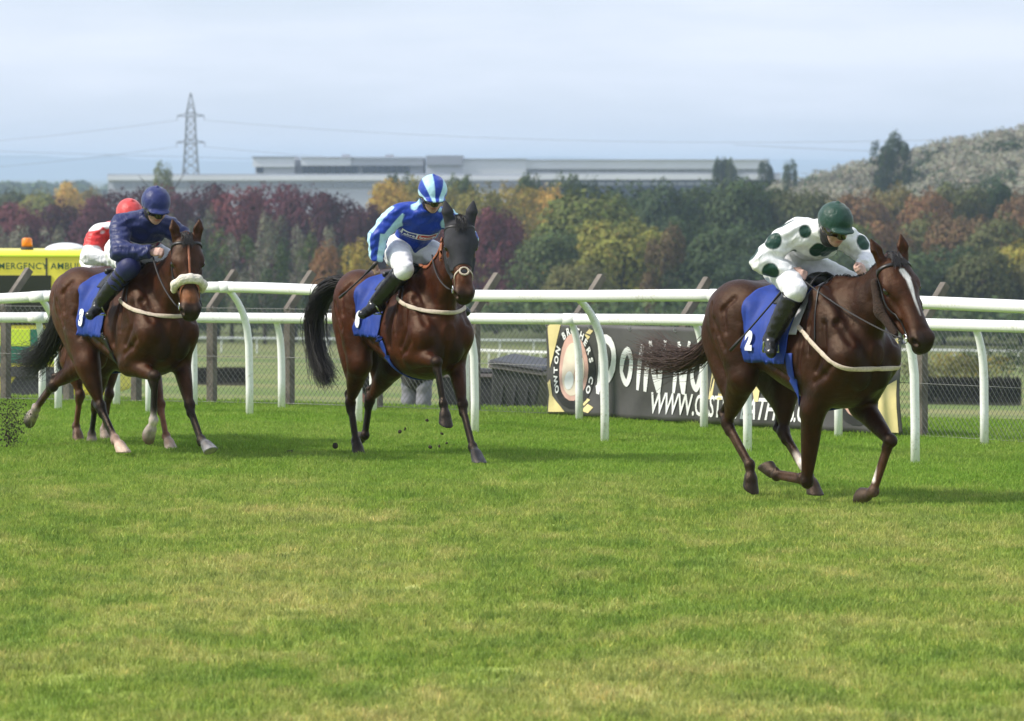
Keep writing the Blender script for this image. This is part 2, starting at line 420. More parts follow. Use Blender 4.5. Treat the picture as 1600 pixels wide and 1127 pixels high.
def turf_colour(t, dark=1.0):
    """mottled turf colour by world position: lush green, worn straw patches, blue-green clumps"""
    g = node(t, 'ShaderNodeNewGeometry'); pos = g.outputs['Position']
    def nz(sc_, det, off=0):
        m = node(t, 'ShaderNodeMapping', {'Vector': pos, 'Scale': sc_, 'Location': (off, off * 2, 0)}); return noise(t, 1.0, det, m.outputs['Vector'], .6).outputs['Fac']
    big, mid, fin = nz((.5, .3, 0), 5, 3.1), nz((2.4, 1.1, 0), 5, 7.7), nz((11, 5, 0), 3, 1.2)
    c1 = ramp(t, big, [(.36, (.21, .32, .045)), (.50, (.31, .39, .08)), (.62, (.50, .47, .17))])
    c2 = ramp(t, mid, [(.34, (.16, .26, .06)), (.50, (.31, .39, .08)), (.64, (.54, .49, .19))])
    m1 = node(t, 'ShaderNodeMix', {'Factor': .5, 'A': c1, 'B': c2}, data_type='RGBA')
    c3 = ramp(t, fin, [(.30, (.6, .66, .6)), (.55, (1, 1, 1)), (.75, (1.25, 1.2, 1.1))])
    m2 = node(t, 'ShaderNodeMix', {'Factor': 1.0, 'A': m1.outputs['Result'], 'B': c3}, data_type='RGBA', blend_type='MULTIPLY')
    # lusher strip of turf towards the running rail
    sp = node(t, 'ShaderNodeSeparateXYZ', {'Vector': pos})
    sx = node(t, 'ShaderNodeMath', {0: sp.outputs['X'], 1: .55, 2: sp.outputs['Y']}, operation='MULTIPLY_ADD')
    fr = node(t, 'ShaderNodeMapRange', {'Value': sx.outputs[0], 'From Min': 33, 'From Max': 40, 'To Min': 0, 'To Max': .72})
    m3 = node(t, 'ShaderNodeMix', {'Factor': fr.outputs[0], 'A': m2.outputs['Result'], 'B': (.19, .335, .04, 1)}, data_type='RGBA')
    return m3.outputs['Result'], pos, sp
mg, t, b_ = mat_new('ground')
tcol, pos, sp = turf_colour(t)
s1 = node(t, 'ShaderNodeMath', {0: sp.outputs['X'], 1: .45 / .89, 2: sp.outputs['Y']}, operation='MULTIPLY_ADD')
def nz2(sc_, det, off=0):
    m = node(t, 'ShaderNodeMapping', {'Vector': pos, 'Scale': sc_, 'Location': (off, off, 0)}); return noise(t, 1.0, det, m.outputs['Vector'], .6).outputs['Fac']
band = nz2((.02, .045, 0), 5, 5); bandf = nz2((.004, .012, 0), 3, 9); fine = nz2((1.5, .8, 0), 4, 2)
fc1 = ramp(t, band, [(.34, (.11, .19, .04)), (.47, (.16, .22, .06)), (.56, (.30, .28, .12)), (.68, (.15, .21, .05))])
fc2 = ramp(t, bandf, [(.35, (.06, .085, .03)), (.55, (.11, .125, .05)), (.7, (.17, .15, .075))])
far = node(t, 'ShaderNodeMapRange', {'Value': s1.outputs[0], 'From Min': 250, 'From Max': 500})
fm = node(t, 'ShaderNodeMix', {'Factor': far.outputs[0], 'A': fc1, 'B': fc2}, data_type='RGBA')
fc = node(t, 'ShaderNodeMix', {'Factor': .35, 'A': fm.outputs['Result'], 'B': ramp(t, fine, [(.3, (.07, .11, .03)), (.7, (.2, .2, .08))])}, data_type='RGBA')
edge = node(t, 'ShaderNodeMapRange', {'Value': s1.outputs[0], 'From Min': 49.2, 'From Max': 50.4})
gm = node(t, 'ShaderNodeMix', {'Factor': edge.outputs[0], 'A': tcol, 'B': fc.outputs['Result']}, data_type='RGBA')
t.links.new(gm.outputs['Result'], b_.inputs['Base Color']); b_.inputs['Roughness'].default_value = .95; b_.inputs['Specular IOR Level'].default_value = .15
bn = nz2((30, 30, 30), 3); bump(t, b_, bn, .6, .03)
ground = kind(mesh_obj('ground', V, FQ, mg, None, True), 'structure')

# grass blades: five small patches, scattered over the visible part of the track
M_GRASS, t, b_ = mat_new('grass_blade')
tcol, pos, sp = turf_colour(t)
at_ = node(t, 'ShaderNodeAttribute', attribute_name='Col')
mx = node(t, 'ShaderNodeMix', {'Factor': 1.0, 'A': tcol, 'B': at_.outputs['Color']}, data_type='RGBA', blend_type='MULTIPLY')
t.links.new(mx.outputs['Result'], b_.inputs['Base Color']); b_.inputs['Roughness'].default_value = .6; b_.inputs['Specular IOR Level'].default_value = .2
tr = node(t, 'ShaderNodeBsdfTranslucent', {'Color': mx.outputs['Result']}); ms = node(t, 'ShaderNodeMixShader', {0: .42, 1: b_.outputs[0], 2: tr.outputs[0]})
t.links.new(ms.outputs[0], t.nodes['Material Output'].inputs['Surface'])
patch_col = bpy.data.collections.new('grass_patches')
PS = .5
for k in range(5):
    R = np.random.RandomState(40 + k); n = 620
    p = R.uniform(-PS * .55, PS * .55, (n, 2)); tuft = .6 + .55 * np.sin(p[:, 0] * 17 + k) * np.sin(p[:, 1] * 15 + 2 * k)
    hh = R.uniform(.018, .042, n) * (0.75 + .5 * np.clip(tuft, 0, 1)); an = R.uniform(0, 6.28, n); ln = R.uniform(.1, .9, n) * hh; wd = R.uniform(.0022, .0042, n)
    dx, dy = np.cos(an), np.sin(an); sa = R.uniform(0, 6.28, n); sx_, sy_ = np.cos(sa) * wd, np.sin(sa) * wd
    base = np.c_[p, np.full(n, -.004)]; md = np.c_[p[:, 0] + dx * ln * .35, p[:, 1] + dy * ln * .35, hh * .6]; tip = np.c_[p[:, 0] + dx * ln, p[:, 1] + dy * ln, hh]
    sv = np.c_[sx_, sy_, np.zeros(n)]
    Vg = np.stack([base - sv, base + sv, md + sv * .8, md - sv * .8, tip], 1).reshape(-1, 3); o5 = np.arange(n) * 5
    fq = [(int(o), int(o) + 1, int(o) + 2, int(o) + 3) for o in o5] + [(int(o) + 3, int(o) + 2, int(o) + 4) for o in o5]
    c = np.repeat(np.clip(R.normal(1.0, .16, (n, 1)), .5, 1.6) * np.where(R.rand(n, 1) < .07, A3([[1.5, 1.25, 1.4]]), A3([[1, 1, 1]])), 5, 0)
    me = bpy.data.meshes.new('grass_patch'); me.from_pydata([tuple(map(float, v)) for v in Vg], [], fq); me.update()
    at2 = me.color_attributes.new('Col', 'FLOAT_COLOR', 'POINT'); cc = np.ones((len(Vg), 4), np.float32); cc[:, :3] = c; at2.data.foreach_set('color', cc.ravel()); me.materials.append(M_GRASS)
    patch_col.objects.link(bpy.data.objects.new('grass_patch', me))
gp = []
for y in np.arange(18.5, 53.5, .40):
    hw_ = y * .107 + 4.2
    for x in np.arange(-hw_, hw_, .40):
        if .45 * x + .89 * (y - 47.6) < 1.6: gp.append((x + rnd.uniform(-.1, .1), y + rnd.uniform(-.1, .1)))
gp = A3(gp); gme = bpy.data.meshes.new('turf_grass'); gme.from_pydata([(float(x), float(y), float(z)) for (x, y), z in zip(gp, ground_z(gp[:, 0], gp[:, 1]))], [], []); gme.update()
turf = kind(link(bpy.data.objects.new('turf_grass', gme)), 'stuff'); turf['label'] = 'short mottled green turf of the race track'
turf['category'] = 'grass'
gn = bpy.data.node_groups.new('scatter_grass', 'GeometryNodeTree')
gn.interface.new_socket('Geometry', in_out='INPUT', socket_type='NodeSocketGeometry'); gn.interface.new_socket('Geometry', in_out='OUTPUT', socket_type='NodeSocketGeometry')
gi, go = gn.nodes.new('NodeGroupInput'), gn.nodes.new('NodeGroupOutput')
ip = gn.nodes.new('GeometryNodeInstanceOnPoints'); ci = gn.nodes.new('GeometryNodeCollectionInfo'); ci.inputs['Collection'].default_value = patch_col; ci.inputs['Separate Children'].default_value = True; ci.inputs['Reset Children'].default_value = True
rv = gn.nodes.new('FunctionNodeRandomValue'); rv.data_type = 'FLOAT_VECTOR'; rv.inputs['Max'].default_value = (0, 0, 6.283)
rs = gn.nodes.new('FunctionNodeRandomValue'); rs.data_type = 'FLOAT'; rs.inputs[2].default_value = .8; rs.inputs[3].default_value = 1.25
ip.inputs['Pick Instance'].default_value = True
gl = gn.links.new
gl(gi.outputs[0], ip.inputs['Points']); gl(ci.outputs[0], ip.inputs['Instance']); gl(rv.outputs[0], ip.inputs['Rotation']); gl(rs.outputs[1], ip.inputs['Scale']); gl(ip.outputs[0], go.inputs[0])
turf.modifiers.new('scatter', 'NODES').node_group = gn

# far blue ridges behind everything
M_RIDGE = simple('far_ridge', (.06, .085, .05), .95, .3, .002)
def ridge(name, Y, prof, depth):
    xs_ = np.array([p[0] for p in prof]); zs = np.array([p[1] for p in prof]); R = np.random.RandomState(int(Y)); X_ = np.linspace(xs_[0], xs_[-1], 260)
    P = np.interp(X_, xs_, zs); P = P + np.convolve(R.normal(0, 1, 260 + 16), np.hanning(17) / 8, 'valid') * 1.2
    v, f = [], []
    for i, (x, py) in enumerate(zip(X_, P)):
        top = pix(x, py, Y); g0 = -16
        v += [(top.x, Y - depth, g0), (top.x, Y - depth * .4, g0 + (top.z - g0) * .62), (top.x, Y, top.z), (top.x, Y + depth, g0)]
        if i: k = 4 * i; f += [(k - 4, k, k + 1, k - 3), (k - 3, k + 1, k + 2, k - 2), (k - 2, k + 2, k + 3, k - 1)]
    kind(mesh_obj(name, v, f, M_RIDGE, None, True), 'structure')
ridge('hills', 17000, [(-900, 262), (-300, 252), (0, 244), (60, 243), (120, 248), (145, 245), (180, 243), (215, 250), (330, 252), (420, 254), (560, 254), (700, 252), (800, 246), (880, 245), (1000, 250), (1250, 256), (1500, 262), (1900, 262), (2500, 265)], 1500)
ridge('hills_beyond', 21500, [(-900, 250), (-300, 250), (0, 256), (100, 254), (250, 252), (380, 256), (500, 250), (640, 248), (760, 250), (900, 252), (1050, 248), (1250, 250), (1500, 256), (2500, 260)], 1500)
# ------------------------------------------------------------------ trees
ORD = ['first', 'second', 'third', 'fourth', 'fifth', 'sixth', 'seventh', 'eighth', 'ninth', 'tenth', 'eleventh', 'twelfth']
_cnt = {}
def leaf_material(name, c0, c1, c2):
    m, t, b = mat_new(name)
    a = node(t, 'ShaderNodeAttribute', attribute_name='Col'); oi = node(t, 'ShaderNodeObjectInfo')
    n = noise(t, .35, 3)
    ad = node(t, 'ShaderNodeMath', {0: n.outputs['Fac'], 1: oi.outputs['Random']}, operation='ADD')
    sb = node(t, 'ShaderNodeMath', {0: ad.outputs[0], 1: .5}, operation='SUBTRACT')
    c = ramp(t, sb.outputs[0], [(.15, c0), (.5, c1), (.85, c2)])
    mx = node(t, 'ShaderNodeMix', {'Factor': 1.0, 'A': c, 'B': a.outputs['Color']}, data_type='RGBA', blend_type='MULTIPLY')
    t.links.new(mx.outputs['Result'], b.inputs['Base Color']); b.inputs['Roughness'].default_value = .7; b.inputs['Specular IOR Level'].default_value = .2
    tr = node(t, 'ShaderNodeBsdfTranslucent', {'Color': mx.outputs['Result']}); ms = node(t, 'ShaderNodeMixShader', {0: .25, 1: b.outputs[0], 2: tr.outputs[0]})
    t.links.new(ms.outputs[0], t.nodes['Material Output'].inputs['Surface'])
    return m
LM = dict(red=leaf_material('copper_leaves', (0.064, 0.019, 0.027), (0.109, 0.031, 0.044), (0.160, 0.046, 0.049)),
          gold=leaf_material('gold_leaves', (0.218, 0.192, 0.038), (0.410, 0.294, 0.058), (0.538, 0.346, 0.077)),
          lime=leaf_material('yellow_green_leaves', (0.115, 0.141, 0.032), (0.218, 0.218, 0.045), (0.371, 0.320, 0.064)),
          dome=leaf_material('bright_yellow_green_leaves', (.16, .17, .035), (.24, .23, .045), (.34, .30, .06)),
          dark=leaf_material('dark_green_leaves', (0.038, 0.064, 0.026), (0.061, 0.092, 0.033), (0.090, 0.122, 0.041)),
          olive=leaf_material('olive_leaves', (0.090, 0.102, 0.036), (0.154, 0.147, 0.051), (0.230, 0.179, 0.058)),
          orange=leaf_material('orange_leaves', (0.128, 0.090, 0.041), (0.243, 0.128, 0.054), (0.320, 0.179, 0.064)),
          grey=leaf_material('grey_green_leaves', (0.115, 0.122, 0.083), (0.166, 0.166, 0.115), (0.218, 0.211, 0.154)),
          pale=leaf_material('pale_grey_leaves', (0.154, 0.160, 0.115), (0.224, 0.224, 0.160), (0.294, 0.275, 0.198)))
M_BARK = simple('bark', (.06, .048, .038), .9, .3, 3, bmp=.5, bscale=6)
def leaf_cloud(R, n, lobes, size, jit=.3, cv=.2):
    """leaf quads spread over the shells of overlapping lobes; each lobe (cx,cy,cz,rx,ry,rz)"""
    L_ = A3(lobes); pr = L_[:, 3] * L_[:, 5]; k = R.choice(len(L_), n, p=pr / pr.sum()); d = R.normal(0, 1, (n, 3)); d /= np.linalg.norm(d, axis=1, keepdims=True)
    d[:, 2] = np.where(d[:, 2] < -.45, -d[:, 2], d[:, 2])
    rr = 1 - np.abs(R.normal(0, .10, n)); wob = 1 + .13 * np.sin(d[:, 0] * 7 + k) * np.sin(d[:, 2] * 8 + 2 * k) + .08 * np.sin(d[:, 1] * 13 + d[:, 2] * 11)
    c = L_[k, :3] + d * L_[k, 3:] * (rr * wob)[:, None]
    nn = d + R.normal(0, jit, (n, 3)); nn /= np.linalg.norm(nn, axis=1, keepdims=True)
    a_ = np.cross(nn, R.normal(0, 1, (n, 3))); a_ /= np.linalg.norm(a_, axis=1, keepdims=True) + 1e-9; b_ = np.cross(nn, a_)
    s = size * R.uniform(.5, 1.15, n)[:, None]; a_, b_ = a_ * s, b_ * s * R.uniform(.5, .9, n)[:, None]
    V = np.stack([c - a_, c - b_ * .9, c + a_, c + b_ * .9], 1).reshape(-1, 3)
    col = np.repeat(np.clip(R.normal(1, cv, (n, 1)), .5, 1.6) * (1 + R.normal(0, .06, (n, 3))), 4, 0)
    return V, np.arange(n * 4).reshape(-1, 4), col
def crown_mesh(seed, n=3200, shape='round', size=.034):
    """unit tree: height 1, crown radius about .5"""
    R = np.random.RandomState(seed); lobes = []
    if shape == 'round':
        lobes.append((0, 0, .60, .42, .42, .36))
        for i in range(11):
            a_ = R.uniform(0, 6.28); e = R.uniform(-.35, 1); lobes.append((.30 * math.cos(a_) * (1 - .3 * e), .30 * math.sin(a_) * (1 - .3 * e), .60 + .25 * e, *(R.uniform(.13, .21) * A3((1, 1, .85)))))
        for i in range(6): a_ = R.uniform(0, 6.28); lobes.append((.3 * math.cos(a_), .3 * math.sin(a_), .30, .17, .17, .16))
    elif shape == 'tall':
        for i in range(16):
            a_ = R.uniform(0, 6.28); z = R.uniform(.2, .88); r = .22 * (1 - .55 * abs(z - .45)); lobes.append((r * math.cos(a_), r * math.sin(a_), z, *(R.uniform(.10, .18) * A3((1, 1, 1.2)))))
    elif shape == 'wispy':
        for i in range(24):
            a_ = R.uniform(0, 6.28); z = R.uniform(.15, .95); r = .30 * (1 - .5 * abs(z - .45)); lobes.append((r * math.cos(a_), r * math.sin(a_), z, *(R.uniform(.05, .11) * A3((1, 1, 2.0)))))
    V, f, c = leaf_cloud(R, n, lobes, size)
    me = bpy.data.meshes.new('crown'); o = mesh_obj('tmp', V, f, None, None, False, c); me = o.data; bpy.data.objects.remove(o); me.name = 'crown'; return me
def trunk_mesh(seed, shape):
    R = np.random.RandomState(seed); m = MB(); m.tube([(0, 0, -.02), (.004, .003, .2), (-.006, .004, .45), (.004, 0, .78)], [.028, .022, .016, .006], 7)
    for i in range(9):
        z = R.uniform(.2, .62); a_ = R.uniform(0, 6.28); r = R.uniform(.2, .34); m.tube([(0, 0, z), (r * .5 * math.cos(a_), r * .5 * math.sin(a_), z + .10), (r * math.cos(a_), r * math.sin(a_), z + R.uniform(.16, .3))], [.011, .008, .003], 5)
    o = m.build('trunk', M_BARK, None, True); me = o.data; bpy.data.objects.remove(o); return me
CR = {'round': [crown_mesh(i, 6500, 'round', .024) for i in range(4)], 'tall': [crown_mesh(20 + i, 4500, 'tall', .022) for i in range(3)], 'wispy': [crown_mesh(30 + i, 3600, 'wispy', .017) for i in range(3)]}
TK = [trunk_mesh(i, '') for i in range(3)]
for v in CR.values():
    for me in v: me.materials.append(None)
def tree(name, px, top, wpx, Y, hue, shape, label, group, sink=0.0, rz=None):
    if '#' in label: i_ = _cnt[label] = _cnt.get(label, -1) + 1; label = label.replace('#', ORD[i_])
    g = pix(px, top, Y); gz = float(ground_z(g.x, Y)) - sink; h = (g.z - gz) * 1.05; wd = 1.12 * wpx * Y / F_PX
    o = empty(name, (g.x, Y, gz), rnd.uniform(0, 6.28)); tag(o, label, 'tree', group)
    me = rnd.choice(CR[shape]); c = link(bpy.data.objects.new('crown', me), o); wsc = {'round': .92, 'tall': .62, 'wispy': .74}[shape]
    c.scale = (wd / wsc, wd / wsc, h / 1.0); c.material_slots[0].link = 'OBJECT'; c.material_slots[0].material = LM[hue]
    k = link(bpy.data.objects.new('trunk', rnd.choice(TK)), o); k.scale = (h * .8, h * .8, h)
    return o
for px, top, wd, Y in ((30, 312, 95, 590), (88, 306, 90, 600), (150, 303, 85, 585), (205, 292, 95, 600), (262, 286, 95, 590), (318, 284, 100, 600), (372, 288, 90, 585), (425, 284, 95, 600), (478, 286, 95, 590), (530, 300, 90, 580), (572, 316, 75, 570)):
    tree('copper_tree', px, top + 11, wd, Y, 'red', 'round', 'dark red leaved tree, # from left in the long copper coloured row', 'copper trees at left')
tree('copper_tree', 775, 332, 105, 505, 'red', 'round', 'dark red tree beside the yellow green domed trees, right of the hooded horse', 'copper trees at left')
tree('copper_tree', 700, 345, 80, 520, 'red', 'round', 'dark red tree behind the hooded horse\'s head', 'copper trees at left')
for px, top, wd, Y in ((5, 372, 80, 440), (60, 372, 90, 440), (120, 378, 80, 430), (185, 382, 70, 435), (235, 380, 70, 430), (285, 362, 75, 430), (340, 352, 80, 440), (392, 360, 75, 425), (440, 358, 75, 440), (488, 372, 70, 430), (528, 380, 60, 420)):
    tree('bare_tree', px, top, wd, Y, 'grey', 'wispy', 'thin grey green half bare tree, # from left before the copper row', 'half bare trees at left')
    tree('bare_tree', px + 22, top + 30, wd * 1.1, Y - 12, 'dark', 'wispy', 'low dark thin tree, # from left at the foot of the copper row', 'low dark trees at left')
tree('golden_bush', 563, 384, 52, 405, 'gold', 'tall', 'small bright golden tree left of the blue jockey', 'trees in the valley')
tree('orange_bush', 514, 382, 56, 408, 'orange', 'round', 'small dull orange tree left of the golden one', 'trees in the valley')
for px, top, wd, Y in ((612, 290, 80, 650), (655, 284, 80, 660), (700, 292, 80, 650), (752, 294, 90, 640), (800, 290, 95, 645), (858, 294, 80, 655)):
    tree('golden_tree', px, top, wd, Y, 'gold', 'round', 'golden autumn tree, # from left in the band below the warehouse', 'golden trees')
for px, top, wd, Y in ((630, 280, 60, 680), (725, 282, 60, 680), (830, 280, 60, 690), (880, 279, 60, 690), (920, 282, 60, 690)):
    tree('green_tree', px, top, wd, Y, 'dark', 'round', 'small green treetop, # from left just under the white warehouse', 'green treetops')
tree('dome_tree', 920, 302, 175, 530, 'lime', 'round', 'large domed yellow green tree in the middle of the wood', 'trees in the valley')
tree('dome_tree', 975, 350, 150, 480, 'lime', 'round', 'nearer domed yellow green tree overlapping the large one', 'trees in the valley')
tree('dark_tree', 860, 368, 120, 490, 'dark', 'round', 'dark olive tree at the left foot of the large domed tree', 'trees in the valley')
tree('dark_tree', 905, 410, 110, 450, 'olive', 'round', 'low olive tree at the foot of the domed trees', 'trees in the valley')
tree('orange_bush', 1038, 366, 60, 470, 'orange', 'tall', 'narrow rusty tree right of the domed trees', 'trees in the valley')
for px, top, wd, Y in ((985, 290, 110, 610), (1045, 288, 110, 600), (1095, 290, 110, 610), (1150, 288, 120, 600), (1205, 292, 110, 605), (1075, 345, 120, 520), (1135, 350, 120, 515), (1190, 360, 120, 510), (1100, 400, 120, 470), (1170, 405, 120, 465), (1240, 390, 120, 470)):
    tree('dark_tree', px, top, wd, Y, 'dark', 'round', 'dark green tree left of the leading jockey, # in the dense wood', 'dark green wood')
rk = ['olive', 'olive', 'orange', 'olive', 'orange', 'olive', 'dark', 'orange', 'olive']
for i, (px, top, wd, Y) in enumerate(((1250, 304, 100, 600), (1300, 306, 95, 610), (1345, 300, 95, 600), (1395, 292, 100, 610), (1445, 300, 95, 600), (1495, 296, 100, 605), (1548, 292, 95, 610), (1600, 302, 95, 600), (1650, 300, 95, 605))):
    tree('autumn_tree', px, top, wd, Y, rk[i], 'round', 'autumn tree, # from left in the upper row of the right hand wood', 'autumn wood')
for i, (px, top, wd, Y) in enumerate(((1270, 350, 110, 520), (1325, 345, 110, 515), (1380, 352, 110, 520), (1440, 340, 115, 525), (1500, 345, 115, 520), (1560, 340, 110, 515), (1615, 350, 110, 520))):
    tree('autumn_tree', px, top, wd, Y, ['olive', 'lime', 'orange', 'olive', 'orange', 'olive', 'orange'][i], 'round', 'autumn tree, # from left in the middle row of the right hand wood', 'autumn wood')
for i, (px, top, wd, Y) in enumerate(((1290, 400, 110, 460), (1350, 398, 110, 465), (1410, 395, 115, 460), (1475, 390, 115, 465), (1535, 392, 115, 460), (1595, 380, 110, 465), (1645, 390, 110, 460))):
    tree('autumn_tree', px, top, wd, Y, ['dark', 'olive', 'dark', 'dark', 'olive', 'lime', 'olive'][i], 'round', 'darker autumn tree, # from left in the lowest row of the right hand wood', 'autumn wood')
for px, top, wd, Y, hue in ((15, 298, 70, 850, 'olive'), (58, 300, 70, 820, 'lime'), (105, 290, 62, 840, 'gold'), (140, 296, 60, 860, 'olive')):
    tree('pale_tree', px, top, wd, Y, hue, 'round', 'pale yellow green tree, # from left behind the copper row', 'pale trees at far left')
tree('yellow_tree', 254, 254, 27, 980, 'lime', 'tall', 'single narrow yellow tree in front of the warehouse beside the pylon', 'trees in the valley')
tree('fir_tree', 1380, 222, 36, 880, 'dark', 'tall', 'tall dark clump of firs on the skyline of the hill', 'dark firs on the hill')
tree('fir_tree', 1404, 216, 38, 890, 'dark', 'tall', 'dark fir beside the tall clump on the hill', 'dark firs on the hill')
tree('fir_tree', 1235, 250, 20, 960, 'dark', 'tall', 'small dark pointed tree at the left end of the hill', 'dark firs on the hill')
for px in (1125, 1140, 1196):
    tree('small_tree', px, 251, 26, 1080, 'dark', 'round', 'small dark tree, # from left above the right end of the warehouse', 'small trees by the warehouse')
# woods too far off to count: hillside and valley floor
def wood(name, items, hue, label, n=260, size=.75):
    Vs, Fs, Cs, o = [], [], [], 0; R = np.random.RandomState(len(items))
    for x, y, h, w_ in items:
        z = float(ground_z(x, y)); lob = [(x, y, z + h * .55, w_ * .5, w_ * .5, h * .42)]
        for _ in range(5): a_ = R.uniform(0, 6.28); lob.append((x + .3 * w_ * math.cos(a_), y + .3 * w_ * math.sin(a_), z + h * R.uniform(.4, .8), w_ * .26, w_ * .26, h * .22))
        v, f, c = leaf_cloud(R, n, lob, size, .14, .08); c = c * R.uniform(.8, 1.2); Vs.append(v); Fs.append(f + o); Cs.append(c); o += len(v)
    ob = kind(mesh_obj(name, np.vstack(Vs), np.vstack(Fs), LM[hue], None, False, np.vstack(Cs)), 'stuff'); ob['label'] = label; ob['category'] = 'wood'; return ob
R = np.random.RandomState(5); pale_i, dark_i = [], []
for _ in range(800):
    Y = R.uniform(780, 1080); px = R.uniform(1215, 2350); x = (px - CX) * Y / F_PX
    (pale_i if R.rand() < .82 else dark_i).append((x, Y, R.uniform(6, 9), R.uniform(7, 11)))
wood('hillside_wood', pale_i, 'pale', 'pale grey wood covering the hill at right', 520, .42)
wood('hillside_wood', dark_i, 'dark', 'dark trees scattered through the grey wood on the hill', 420, .42)
fl = []
for _ in range(420):
    Y = R.uniform(1900, 3200); px = R.uniform(-500, 2100); fl.append(((px - CX) * Y / F_PX, Y, R.uniform(9, 15), R.uniform(14, 26)))
wood('distant_wood', fl, 'dark', 'far hazy belt of trees under the blue hills', 110, 2.6)
fl = []
for _ in range(260):
    Y = R.uniform(690, 860); px = R.uniform(-250, 1250); fl.append(((px - CX) * Y / F_PX, Y, R.uniform(9, 12.5), R.uniform(8, 12)))
wood('valley_wood', fl, 'olive', 'mixed wood filling the valley behind the front trees', 260, .8)
fl = []
for _ in range(170):
    Y = R.uniform(460, 690); px = R.uniform(1690, 2700) if R.rand() < .6 else R.uniform(-1000, -60); fl.append(((px - CX) * Y / F_PX, Y, R.uniform(9, 14), R.uniform(8, 12)))
wood('flanking_wood', fl, 'olive', 'mixed wood carrying on beyond both ends of the tree belt', 420, .55)
fl = []
for _ in range(430):
    Y = R.uniform(425, 500); px = R.uniform(-600, 2300); fl.append(((px - CX) * Y / F_PX, Y, R.uniform(2.5, 5.0), R.uniform(4, 7)))
wood('undergrowth', fl, 'dark', 'dark undergrowth along the foot of the wood', 160, .4)

# ------------------------------------------------------------------ warehouses
M_WHITE = simple('white_cladding', (.78, .79, .80), .5, .06, .05); M_GREYC = simple('grey_cladding', (.34, .36, .40), .5, .08, .05); M_PALEC = simple('pale_grey_cladding', (.55, .56, .60), .5, .06, .05)
M_GLASS = simple('dark_glazing', (.03, .05, .07), .15, .3, .05, spec=.8); M_NAVYC = simple('blue_grey_cladding', (.10, .12, .18), .5, .08, .05)
def wbox(m, x0, x1, y0, y1, Y, dep):
    a_, b_ = pix(x0, y1, Y), pix(x1, y0, Y); m.box(((a_.x + b_.x) / 2, Y + dep / 2, (a_.z + b_.z) / 2), (b_.x - a_.x, dep, b_.z - a_.z)); return m
def windows(o, x0, x1, y0, y1, Y, n, mat=None):
    for i in range(n):
        w_ = (x1 - x0) / n; wbox(MB(), x0 + w_ * (i + .06), x0 + w_ * (i + .94), y0, y1, Y - .3, .25).build('window', mat or M_GLASS, o)
w1 = empty('warehouse', pix(700, 330, 1150)); tag(w1, 'long low white warehouse with flat roof stretching across the valley', 'warehouse')
w1.location = (0, 0, 0)
Yb = 1120
wbox(MB(), 168, 840, 274.5, 282, Yb, 60).build('fascia', M_WHITE, w1); wbox(MB(), 169, 839, 282, 400, Yb + 1, 58).build('wall', M_PALEC, w1); wbox(MB(), 168, 842, 272, 274.5, Yb + .6, 62).build('roof', M_GREYC, w1)
windows(w1, 176, 832, 286, 294, Yb + 1, 40, M_GREYC)
w2 = empty('warehouse'); tag(w2, 'long white warehouse with blue grey lower wall at right of the valley', 'warehouse')
Yc = 1080
wbox(MB(), 840, 1220, 272.5, 281, Yc, 50).build('fascia', M_WHITE, w2); wbox(MB(), 841, 1219, 281, 400, Yc + 1, 48).build('wall', M_NAVYC, w2); wbox(MB(), 838, 1221, 270.5, 272.5, Yc + .6, 52).build('roof', M_GREYC, w2)
windows(w2, 850, 1210, 284, 290, Yc + 1, 26, M_GREYC)
w3 = empty('office_block'); tag(w3, 'two storey white office block with dark window bands above the warehouse', 'building')
Yd = 1220
wbox(MB(), 395, 460, 246, 261, Yd, 30).build('upper_wall', M_WHITE, w3); wbox(MB(), 399, 460, 261, 330, Yd + 1, 28).build('wall', M_PALEC, w3)
wbox(MB(), 460, 470, 250, 330, Yd + 4, 26).build('link_block', M_GREYC, w3)
wbox(MB(), 470, 548, 247, 259, Yd, 30).build('upper_wall', M_WHITE, w3); wbox(MB(), 548, 662, 248, 259, Yd + .5, 30).build('upper_wall', M_PALEC, w3); wbox(MB(), 470, 662, 259, 330, Yd + 1.5, 28).build('wall', M_GREYC, w3)
wbox(MB(), 666, 723, 243, 258, Yd - 2, 34).build('plant_room', M_GREYC, w3); wbox(MB(), 666, 723, 258, 330, Yd - 1, 32).build('wall', M_PALEC, w3)
wbox(MB(), 393, 462, 244.6, 246, Yd - .4, 31).build('roof', M_GREYC, w3); wbox(MB(), 468, 664, 245.2, 246.8, Yd - .4, 31).build('roof', M_PALEC, w3)
for x in (540, 608): wbox(MB(), x - 6, x + 6, 241.5, 246, Yd + 8, 8).build('roof_vent', M_GREYC, w3)
windows(w3, 400, 412, 261.5, 270, Yd + 1, 1); windows(w3, 472, 560, 260, 271, Yd + 1.2, 8); windows(w3, 566, 640, 260, 270, Yd + 1.2, 7)
w4 = empty('warehouse'); tag(w4, 'white warehouse hall with blank walls right of the office block', 'warehouse')
wbox(MB(), 723, 822, 249, 330, 1230, 60).build('wall', M_WHITE, w4); wbox(MB(), 822, 1200, 250.5, 264, 1236, 60).build('upper_wall', M_WHITE, w4); wbox(MB(), 822, 1199, 264, 330, 1237, 58).build('wall', M_PALEC, w4); wbox(MB(), 721, 823, 247.8, 249, 1229.4, 62).build('roof', M_PALEC, w4); wbox(MB(), 823.2, 1201, 249.2, 250.5, 1235.5, 62).build('roof', M_PALEC, w4)
windows(w4, 826, 1195, 266, 269, 1237, 24, M_GREYC)
